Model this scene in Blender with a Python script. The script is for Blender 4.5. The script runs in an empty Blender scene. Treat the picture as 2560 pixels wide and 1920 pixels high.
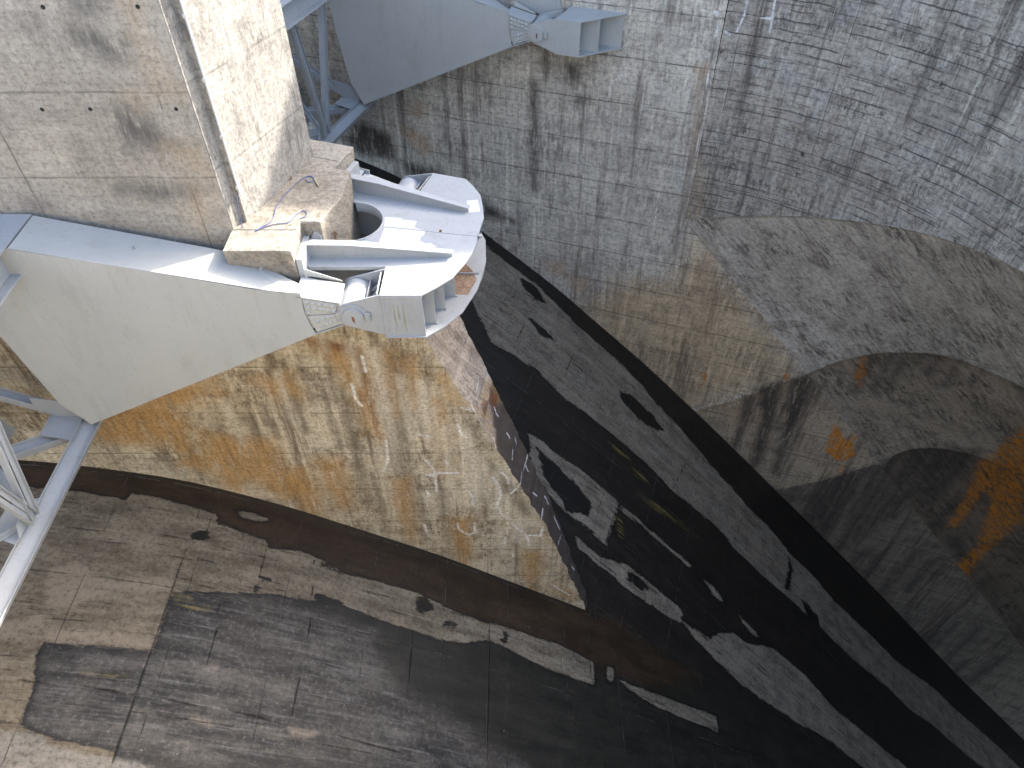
import bpy, bmesh, math, random
import numpy as np
from mathutils import Vector, Matrix
random.seed(7); rng=np.random.default_rng(7)
scene=bpy.context.scene
COL=scene.collection
# ------------------------------------------------------------------ plan geometry (metres; camera stands at the origin)
AL=math.radians(18.4); HB=AL/2
D2=np.array([math.cos(AL),-math.sin(AL)]); L2=np.array([math.sin(AL),math.cos(AL)])
BV=np.array([math.cos(HB),-math.sin(HB)]); BL=np.array([math.sin(HB),math.cos(HB)])
Y1=18.6; K2=19.6; KW=38.1
X0=np.array([(K2-Y1*L2[1])/L2[0],Y1])
RW=18.8; PHI0=AL; AT=9.0
SOFF=4.78; S2OFF=X0[0]+SOFF-float(D2@X0)
T0=D2*(AT-S2OFF)+L2*KW
CC=T0-RW*L2
SP=[-40,-20,-15,-11.5,-9,-5.5,-2.3,1.4,5.2,8.5,14.4,22,30.7,40.9,50,80]
ZP=[-24.2,-24.15,-24.3,-25.05,-25.75,-27.5,-29.55,-31.95,-34.9,-37.4,-42.5,-49.3,-57.2,-66.9,-75.0,-102.]
def floor_f(s):
    s=np.asarray(s,float)
    # smoothed piecewise profile
    return sum(np.interp(s+o,SP,ZP) for o in (-1.2,-.6,0,.6,1.2))/5
def bis_y(x): return X0[1]-(x-X0[0])*math.tan(HB)
def floor_z(x,y):
    s1=x+SOFF; s2=D2[0]*x+D2[1]*y+S2OFF
    return np.where(y<bis_y(x),floor_f(s1),floor_f(s2))
PA=[18.4,27.5,37.,47.,56.,65.,72.,99.2]; ZA=[-25.0,-23.93,-22.82,-21.71,-20.76,-20.07,-19.7,-19.2]
def arch_z(phi):
    d=np.degrees(phi); d=np.where(d>99.2,198.4-d,d)
    return sum(np.interp(np.clip(d+o,18.4,None),PA,ZA) for o in (-3,0,3))/3
SL=math.radians(45.6)
def crown(phi,t):
    phi=np.asarray(phi,float); az=-(math.pi-phi)/(math.pi-PHI0)*AL
    x=CC[0]+RW*np.sin(phi)+t*np.cos(az)*math.cos(SL)
    y=CC[1]+RW*np.cos(phi)+t*np.sin(az)*math.cos(SL)
    z=arch_z(phi)-t*math.sin(SL)
    return x,y,z

# stain, blotch, band and joint outlines, in metres on each surface
FL={"dry":[[[-1.96,39.79],[1.65,38.52],[4.51,36.96],[7.7,35.85],[9.41,34.89],[9.56,34.58],[12.18,33.38],[13.03,32.83],[14.14,32.11],[15.68,31.34],[17.15,30.54],[19.36,29.7],[20.8,28.76],[22.87,28.06],[25.01,26.87],[28.14,25.89],[31.1,24.87],[36.1,24.28],[38.34,23.52],[41.15,22.83],[44.39,21.95],[46.4,21.19],[47.35,20.61],[41.79,19.4],[39.47,19.86],[36.56,20.6],[34.75,21.12],[31.68,21.47],[29.9,22.14],[27.9,22.6],[26.0,23.07],[24.09,23.7],[22.67,24.27],[20.82,24.95],[19.48,25.37],[17.56,25.9],[15.52,26.66],[14.04,27.62],[12.08,28.12],[10.52,28.49],[9.44,29.06],[7.86,29.69],[6.22,30.17],[4.45,30.81],[2.99,31.08],[2.69,31.39],[1.33,32.04],[-0.49,32.34],[-1.23,32.41],[-2.51,35.02],[-2.8,38.17]],[[2.85,26.95],[4.06,26.76],[6.51,25.7],[5.51,22.7],[4.33,23.35],[3.0,23.67],[1.14,25.2],[0.98,27.52]],[[3.57,22.52],[5.18,21.88],[6.8,22.12],[8.64,21.56],[10.41,20.84],[10.22,20.0],[8.5,20.31],[7.73,20.54],[6.41,20.87],[5.15,21.38],[3.82,21.78]],[[10.28,20.27],[12.38,19.93],[12.92,20.48],[14.2,20.92],[15.28,20.72],[17.57,21.12],[20.15,20.32],[22.72,18.94],[25.6,18.16],[27.03,17.64],[29.93,16.98],[24.65,15.76],[21.79,16.74],[18.29,17.18],[16.9,17.42],[14.43,18.02],[12.54,18.85],[11.5,19.39]],[[6.51,25.68],[7.0,25.46],[7.67,25.32],[9.16,24.82],[9.5,24.6],[10.83,24.29],[11.51,24.0],[11.39,23.8],[10.65,24.04],[9.26,24.49],[7.65,25.09],[6.85,25.24]],[[12.38,23.54],[13.12,23.26],[13.79,22.78],[13.6,22.56],[12.9,22.88]],[[14.85,22.24],[15.62,21.98],[16.43,21.52],[16.17,21.38],[15.4,21.7]],[[-22.84,17.33],[-18.29,17.29],[-17.36,17.35],[-15.74,17.21],[-15.67,17.6],[-14.61,17.55],[-13.07,17.39],[-12.5,17.37],[-12.31,16.94],[-10.95,16.75],[-10.46,16.68],[-10.31,16.37],[-9.13,16.67],[-8.31,16.52],[-7.37,16.2],[-5.77,16.27],[-4.45,16.33],[-2.41,15.92],[-0.39,16.04],[2.44,16.09],[4.24,15.82],[4.17,14.6],[2.37,14.66],[1.09,14.76],[-0.27,15.06],[-1.1,15.15],[-2.24,14.63],[-3.22,14.42],[-4.4,14.52],[-6.26,14.64],[-7.47,14.84],[-8.3,14.62],[-9.74,14.45],[-11.52,14.04],[-13.06,13.65],[-13.05,11.33],[-14.28,11.25],[-16.38,11.16],[-16.5,10.95],[-16.14,9.74],[-16.02,8.39],[-14.85,8.06],[-13.15,7.9],[-12.94,7.25],[-18.13,6.82]],[[4.96,15.82],[5.39,15.91],[5.26,15.13],[4.94,15.06]],[[5.7,15.38],[7.87,15.35],[9.93,15.36],[11.86,15.41],[11.84,14.48],[9.77,14.55],[7.76,14.68],[6.13,15.06]],[[-11.74,17.8],[-11.07,17.82],[-10.52,17.72],[-11.0,17.48],[-11.62,17.54]]],"wet":[[[1.4,26.9],[3.11,26.0],[4.75,24.95],[4.39,23.99],[3.1,23.81],[2.64,24.44],[1.84,25.28]],[[3.55,25.93],[4.69,24.78],[4.9,24.56],[4.47,24.5],[3.76,25.04]],[[7.1,33.58],[8.15,33.8],[9.47,33.36],[10.47,32.61],[9.96,32.18],[8.6,32.29],[7.47,32.84]],[[0.53,38.6],[1.73,38.34],[2.25,37.36],[1.58,37.27],[0.79,37.77]],[[1.03,35.67],[2.07,35.37],[2.72,34.86],[1.79,34.6]],[[-12.99,16.42],[-12.56,16.55],[-12.54,16.17],[-12.85,15.96],[-13.02,15.98]],[[-10.38,15.04],[-10.06,15.17],[-9.93,15.0],[-10.15,14.78],[-10.33,14.82]],[[-10.46,14.6],[-10.25,14.7],[-10.23,14.44],[-10.44,14.38]],[[-4.36,16.16],[-3.89,16.32],[-3.59,15.83],[-3.99,15.4],[-4.34,15.48]],[[-3.13,15.5],[-2.51,15.43],[-2.59,15.24],[-3.11,15.18]],[[-8.29,16.45],[-7.4,16.28],[-7.45,16.13],[-8.33,16.24]],[[-0.39,15.8],[-0.16,15.68],[-0.34,15.17],[-0.48,15.36]],[[-8.28,14.94],[-7.51,14.92],[-7.19,14.8],[-7.75,14.48],[-8.29,14.57]],[[20.69,28.63],[20.79,27.38],[20.0,25.68],[19.66,25.82],[20.28,27.17]],[[21.11,25.83],[22.68,25.04],[22.66,24.21],[21.55,24.49]],[[6.82,21.75],[7.62,21.83],[8.23,21.27],[7.54,21.08],[6.73,21.26]]],"mid":[[[-16.42,11.25],[-13.05,11.32],[-13.06,13.65],[-11.51,14.01],[-9.52,14.48],[-7.54,14.1],[-5.97,13.77],[-5.34,12.4],[-4.49,11.62],[-1.38,10.77],[0.7,9.72],[-17.6,6.86],[-16.02,8.39]]],"brown":[[[-23.89,19.34],[-18.0,18.68],[-15.76,18.66],[-13.41,18.74],[-10.3,18.59],[-7.04,18.53],[-3.5,18.46],[0.41,18.49],[4.26,18.6],[6.32,18.72],[11.13,17.24],[7.92,15.7],[2.41,15.52],[-2.42,15.46],[-4.42,15.94],[-7.33,15.92],[-10.28,16.22],[-12.43,17.08],[-15.74,17.21],[-22.64,16.94]]],"warm_blotch":[[[-17.35,13.94],[-16.53,14.3],[-15.33,13.68],[-13.19,14.12],[-13.13,13.66],[-15.07,13.23],[-15.91,12.59],[-16.84,12.47]],[[-16.53,11.68],[-14.85,11.81],[-13.17,11.72],[-13.09,11.36],[-14.67,11.28],[-16.36,11.23]],[[-18.0,11.67],[-16.89,12.09],[-16.66,11.66],[-17.81,11.25]],[[-11.34,11.12],[-10.92,11.17],[-10.96,11.04],[-11.3,11.0]],[[-11.29,9.35],[-10.79,9.31],[-10.7,9.16],[-11.04,9.1]],[[-8.26,9.5],[-7.41,9.58],[-7.51,9.38],[-8.16,9.31]]],"pale":[[[-16.51,8.19],[-15.58,8.18],[-14.77,7.85],[-13.09,7.71],[-11.99,7.62],[-11.91,7.33],[-17.57,6.8],[-18.22,8.16]]],"yellow":[[[-13.05,13.6],[-12.51,13.61],[-12.35,13.49],[-12.85,13.37]],[[-12.97,13.21],[-11.77,13.33],[-11.61,13.21],[-12.75,13.0]],[[7.82,27.0],[9.24,26.9],[10.69,26.66],[12.46,26.15],[12.14,26.14],[10.35,26.38],[8.91,26.54]],[[7.54,28.55],[8.38,28.45],[8.78,28.12],[7.92,28.08]],[[6.29,24.92],[6.67,24.72],[6.72,23.67],[6.32,23.62]],[[6.14,29.47],[7.18,29.31],[7.72,29.05],[6.73,28.96]],[[-14.88,10.28],[-13.5,10.34],[-13.49,10.32],[-14.86,10.23]]]}
FLL={"line":[[[-13.17,17.6],[-13.0,16.71],[-13.07,14.67],[-13.06,13.65],[-13.06,11.59],[-13.09,9.78],[-13.08,7.49]],[[-16.37,11.18],[-16.39,10.68],[-16.46,9.84]],[[-17.2,9.81],[-16.35,9.8],[-13.08,9.76],[-11.14,9.72],[-8.35,9.66],[-7.27,9.58],[-4.43,9.45]],[[-8.59,16.43],[-8.38,14.64],[-8.2,12.29],[-8.35,9.66]],[[-4.5,16.31],[-4.43,14.51],[-4.31,11.34]],[[-1.11,15.94],[-1.06,15.16],[-1.1,9.88]],[[-10.36,16.35],[-10.36,15.08]],[[-11.52,14.04],[-11.29,12.44],[-11.33,10.75]],[[7.54,28.61],[6.48,25.74],[5.35,22.52],[4.7,20.05]],[[13.03,32.83],[10.61,28.47],[8.93,24.01],[7.8,21.0]],[[21.26,28.87],[19.71,25.56]],[[17.06,30.47],[14.36,25.02],[13.24,21.13]],[[1.58,37.76],[0.25,33.12]],[[4.57,36.63],[3.0,31.28]],[[-1.23,33.64],[-0.51,36.03],[0.26,36.8]],[[31.08,24.83],[29.89,22.11]],[[4.45,19.75],[3.96,14.8]],[[5.26,21.13],[4.39,17.96]]]}
WL={"orange":[[[17.29,-35.28],[17.77,-35.16],[17.81,-35.68],[17.42,-35.89]],[[12.21,-36.73],[12.51,-36.56],[12.64,-38.13],[12.44,-38.08]],[[21.31,-32.88],[21.62,-32.78],[21.9,-33.78],[22.11,-35.78],[22.25,-37.32],[22.26,-38.65],[21.77,-36.29],[21.52,-34.27]],[[22.93,-36.0],[23.33,-37.95],[23.38,-39.86],[23.03,-39.77],[22.88,-37.7]],[[21.54,-38.62],[22.13,-39.25],[22.64,-40.05],[23.19,-39.93],[23.79,-41.49],[23.42,-42.1],[22.84,-42.44],[21.84,-41.59],[21.65,-39.87]],[[23.25,-42.88],[23.43,-42.57],[23.6,-43.55],[23.15,-43.65]]],"ochre":[[[8.26,-16.74],[8.4,-16.72],[8.86,-20.63],[8.69,-20.66]],[[8.82,-20.64],[8.99,-20.61],[9.28,-24.78],[9.1,-24.82]],[[-8.9,-21.91],[-7.34,-22.17],[-6.77,-23.13],[-7.5,-23.8],[-8.48,-22.89]],[[-7.93,-20.24],[-7.17,-20.37],[-7.4,-21.41],[-8.04,-21.26]],[[4.13,-34.19],[6.56,-35.75],[9.28,-38.93],[11.2,-39.99],[11.33,-42.64],[8.15,-39.31],[4.88,-36.26]],[[0.58,-29.9],[1.89,-29.91],[2.0,-30.88],[0.83,-30.83]],[[2.22,-30.82],[3.59,-30.82],[3.39,-31.89],[2.55,-31.76]],[[14.47,-38.84],[15.19,-38.59],[15.59,-41.05],[15.02,-41.72]],[[10.6,-26.32],[11.11,-27.08],[11.26,-30.82],[12.31,-35.53],[11.94,-35.84],[11.09,-30.86],[10.58,-27.21]],[[9.57,-24.3],[9.29,-21.52],[9.46,-21.49],[9.79,-24.25],[9.67,-25.11]],[[8.03,-16.05],[8.7,-15.86],[8.75,-16.67],[8.31,-17.04]]],"dark":[[[1.37,-16.86],[2.07,-16.76],[2.09,-17.73],[1.59,-17.95]],[[1.96,-18.52],[2.75,-18.51],[2.44,-18.94],[1.99,-18.97]],[[-0.67,-18.01],[-0.21,-17.95],[-0.03,-24.89],[-0.46,-24.97]],[[-11.63,-22.09],[-9.55,-22.8],[-9.48,-24.43],[-12.05,-24.61],[-13.02,-23.66]],[[-9.2,-24.38],[-6.49,-24.73],[-1.17,-27.46],[-4.46,-27.55],[-8.0,-26.17]],[[15.96,-37.17],[17.4,-35.51],[17.93,-40.18],[18.08,-44.3],[17.87,-45.9],[17.35,-45.61],[16.93,-40.11]],[[17.81,-35.6],[19.34,-34.24],[19.5,-37.49],[19.47,-41.84],[19.6,-45.67],[19.09,-45.38],[18.43,-39.99]],[[-0.04,-16.25],[0.4,-16.32],[0.39,-17.64],[0.17,-17.89],[0.01,-17.04]],[[0.83,-16.51],[0.93,-16.71],[0.89,-17.79],[0.75,-17.59]],[[22.7,-44.77],[23.58,-44.29],[23.73,-49.85],[23.36,-56.47],[22.78,-56.09],[22.78,-50.31]],[[23.26,-44.07],[24.26,-43.54],[24.3,-49.51],[24.01,-56.58],[23.36,-56.19],[23.27,-50.01]],[[24.0,-43.21],[24.78,-42.79],[24.95,-49.38],[24.6,-57.45],[24.0,-56.92],[23.94,-49.87]],[[24.64,-42.57],[25.12,-42.27],[25.2,-47.0],[25.01,-52.4],[24.63,-52.03],[24.66,-47.25]],[[25.38,-41.92],[25.83,-41.63],[25.86,-44.66],[25.72,-47.92],[25.42,-47.73],[25.45,-44.84]],[[26.04,-41.3],[26.44,-41.05],[26.55,-46.69],[26.36,-53.36],[25.97,-52.86],[25.99,-46.96]],[[26.63,-40.71],[27.0,-40.47],[26.99,-45.54],[26.92,-51.31],[26.57,-50.88],[26.69,-45.68]],[[27.35,-40.09],[27.77,-39.83],[27.9,-43.33],[27.67,-47.27],[27.35,-47.02],[27.41,-43.54]],[[27.82,-39.73],[28.72,-39.27],[28.82,-43.0],[28.49,-47.27],[27.94,-47.1],[27.86,-43.43]],[[15.28,-38.27],[15.89,-37.97],[15.98,-39.52],[15.73,-41.16],[15.43,-41.11],[15.37,-39.73]],[[15.8,-37.83],[16.12,-37.64],[16.14,-40.69],[16.04,-43.97],[15.83,-43.72],[15.76,-40.83]],[[16.29,-37.36],[16.5,-37.21],[16.5,-38.62],[16.45,-40.02],[16.32,-39.93],[16.31,-38.68]],[[16.73,-36.8],[17.2,-36.56],[17.23,-37.65],[17.08,-38.75],[16.85,-38.73],[16.72,-37.83]],[[17.98,-35.6],[18.36,-35.4],[18.38,-38.1],[18.27,-40.99],[18.03,-40.79],[17.99,-38.24]],[[18.58,-35.08],[18.77,-34.94],[18.88,-37.35],[18.73,-39.94],[18.58,-39.74],[18.52,-37.48]],[[19.01,-34.55],[19.52,-34.31],[19.51,-36.8],[19.39,-39.44],[19.1,-39.28],[19.07,-36.95]],[[19.65,-33.95],[20.04,-33.75],[20.02,-35.45],[19.94,-37.19],[19.72,-37.09],[19.6,-35.6]],[[20.25,-33.39],[20.79,-33.15],[20.8,-34.47],[20.65,-35.82],[20.38,-35.77],[20.31,-34.63]],[[27.69,-52.43],[28.26,-52.01],[28.31,-55.82],[28.12,-60.0],[27.75,-59.81],[27.69,-56.18]],[[28.84,-52.13],[29.33,-51.74],[29.34,-54.75],[29.22,-57.94],[28.9,-57.81],[28.9,-55.01]],[[30.73,-53.27],[31.25,-52.86],[31.25,-56.54],[31.13,-60.51],[30.78,-60.33],[30.82,-56.8]],[[31.07,-50.63],[31.39,-50.34],[31.46,-52.41],[31.32,-54.59],[31.11,-54.49],[31.14,-52.58]],[[32.31,-51.15],[32.82,-50.76],[32.9,-53.33],[32.7,-56.12],[32.38,-56.03],[32.3,-53.68]],[[37.31,-58.88],[37.56,-58.56],[37.57,-61.75],[37.52,-65.06],[37.29,-64.89],[37.26,-61.97]],[[36.39,-61.03],[36.95,-60.49],[36.99,-64.74],[36.82,-69.39],[36.43,-69.23],[36.33,-65.22]],[[38.94,-58.53],[39.3,-58.14],[39.37,-62.91],[39.23,-68.23],[38.89,-67.95],[38.91,-63.25]],[[41.88,-61.92],[42.33,-61.42],[42.41,-65.59],[42.24,-70.22],[41.88,-70.05],[41.88,-66.02]],[[40.19,-64.01],[40.7,-63.46],[40.72,-66.38],[40.59,-69.42],[40.26,-69.39],[40.21,-66.78]]],"whitel":[[[8.81,-28.61],[9.23,-28.13],[9.68,-27.6]],[[9.81,-12.74],[9.82,-13.44],[9.66,-14.16]],[[11.04,-12.57],[11.12,-13.44],[11.15,-14.01]],[[10.55,-13.4],[11.1,-13.37]],[[9.01,-14.21],[9.39,-14.38]],[[4.13,-16.9],[4.36,-17.12],[4.85,-16.76]],[[4.36,-17.12],[3.86,-17.47],[3.7,-17.99]],[[8.6,-13.41],[8.72,-14.5]],[[8.58,-15.29],[8.81,-17.49],[8.78,-18.8],[8.9,-20.62]],[[8.87,-13.38],[7.57,-13.49]],[[13.72,-39.62],[14.68,-38.77],[15.32,-37.92]],[[14.45,-39.7],[15.24,-38.78]]],"linel":[[[8.58,-12.88],[8.7,-14.89],[8.85,-17.7],[9.05,-21.08],[9.23,-24.76],[9.11,-25.12]],[[9.11,-25.12],[18.88,-34.65],[24.14,-39.78],[30.4,-45.92]],[[13.52,-40.04],[15.02,-38.57],[17.29,-36.21],[18.95,-34.62],[20.22,-33.33]],[[19.65,-47.64],[20.11,-47.17],[22.04,-45.48],[23.34,-44.16],[24.72,-42.41],[25.99,-41.27]],[[9.19,-29.4],[12.13,-26.84]]],"tan":[[[2.94,-33.43],[5.94,-30.22],[8.95,-29.46],[9.87,-26.2],[13.08,-29.04],[17.63,-33.49],[18.19,-35.56],[13.97,-39.44],[11.48,-41.67]]],"seg2":[[[10.94,-42.09],[13.72,-39.62],[15.02,-38.57],[17.29,-36.21],[18.95,-34.62],[27.61,-42.93],[25.99,-41.27],[24.72,-42.41],[23.34,-44.16],[22.04,-45.48],[20.11,-47.17],[18.4,-48.86],[14.36,-44.34]]],"seg3":[[[17.37,-49.89],[20.11,-47.17],[22.04,-45.48],[23.34,-44.16],[24.72,-42.41],[25.99,-41.27],[33.64,-48.67],[49.59,-64.41],[59.47,-84.11],[51.24,-77.53],[31.7,-59.56]]]}
CR={"orange":[[[50.83,16.43],[45.46,19.13],[39.2,21.94],[35.4,23.64],[30.48,26.94],[25.78,29.65],[21.31,31.75],[22.2,32.25],[27.35,30.05],[32.27,27.25],[32.94,28.15],[28.91,30.95],[23.32,34.96],[12.0,37.56],[12.0,38.86],[12.0,39.67],[22.2,37.06],[29.14,33.56],[34.28,31.25],[39.42,28.85],[36.96,28.65],[41.21,25.74],[49.26,20.33]],[[28.91,12.62],[30.03,12.52],[28.24,13.82],[25.11,15.63],[25.56,14.82]]],"dark":[[[20.19,23.34],[23.1,23.14],[12.0,25.84],[12.0,26.54],[12.0,26.04],[12.0,24.94]],[[22.65,22.94],[25.33,22.84],[12.0,26.54],[12.0,27.55],[12.0,26.94],[12.0,25.64]],[[25.11,22.64],[27.57,22.44],[21.08,25.64],[12.0,27.15],[12.0,26.74],[18.62,25.74]],[[26.9,22.44],[30.25,22.14],[23.54,25.54],[12.0,27.75],[12.0,27.15],[20.19,25.64]],[[29.81,22.24],[32.27,21.94],[27.35,24.44],[21.75,26.74],[21.08,26.54],[25.11,24.54]],[[31.15,22.14],[34.06,21.84],[26.0,25.94],[12.0,29.25],[12.0,28.65],[23.1,26.04]],[[33.38,21.94],[36.07,21.64],[28.69,25.44],[19.97,29.05],[19.29,28.75],[26.23,25.54]],[[34.95,21.94],[38.08,21.44],[30.7,25.34],[21.75,29.05],[20.86,28.85],[27.57,25.54]],[[41.21,21.84],[44.57,21.24],[31.37,28.15],[12.0,33.86],[12.0,33.06],[28.24,28.35]],[[43.45,21.74],[46.58,21.14],[40.09,24.74],[32.04,28.35],[31.15,28.15],[36.74,25.24]],[[30.92,12.32],[32.27,12.22],[28.24,14.22],[23.54,16.23],[23.1,16.13],[26.67,14.32]],[[34.73,11.92],[35.84,11.82],[31.37,14.12],[26.45,16.23],[26.23,16.13],[30.25,14.12]],[[36.96,11.72],[38.3,11.52],[34.28,13.62],[29.81,15.63],[29.58,15.43],[33.16,13.62]],[[39.87,11.52],[40.76,11.32],[38.75,12.32],[36.52,13.32],[36.52,13.22],[38.08,12.42]],[[42.78,11.32],[44.12,11.02],[41.44,12.52],[38.3,13.82],[37.86,13.82],[39.87,12.62]],[[46.58,11.12],[47.47,10.92],[43.67,12.82],[39.65,14.82],[39.65,14.62],[42.78,12.92]],[[50.38,11.02],[51.28,10.82],[47.92,12.52],[44.57,14.22],[44.34,14.12],[47.03,12.62]],[[19.97,33.16],[21.98,33.36],[19.97,37.66],[18.85,37.96]]],"linel":[[[19.52,13.72],[25.33,12.82],[30.7,12.22],[36.52,11.62],[42.11,11.12],[47.25,10.82],[52.17,10.72],[60.22,10.12]],[[12.0,23.14],[20.64,23.24],[26.0,22.44],[30.25,22.04],[34.95,21.64],[38.98,21.44],[48.59,21.04]],[[12.0,39.87],[12.0,42.47],[28.24,41.87]],[[28.91,13.62],[29.36,21.84]],[[41.21,5.41],[45.91,5.11]]]}
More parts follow.
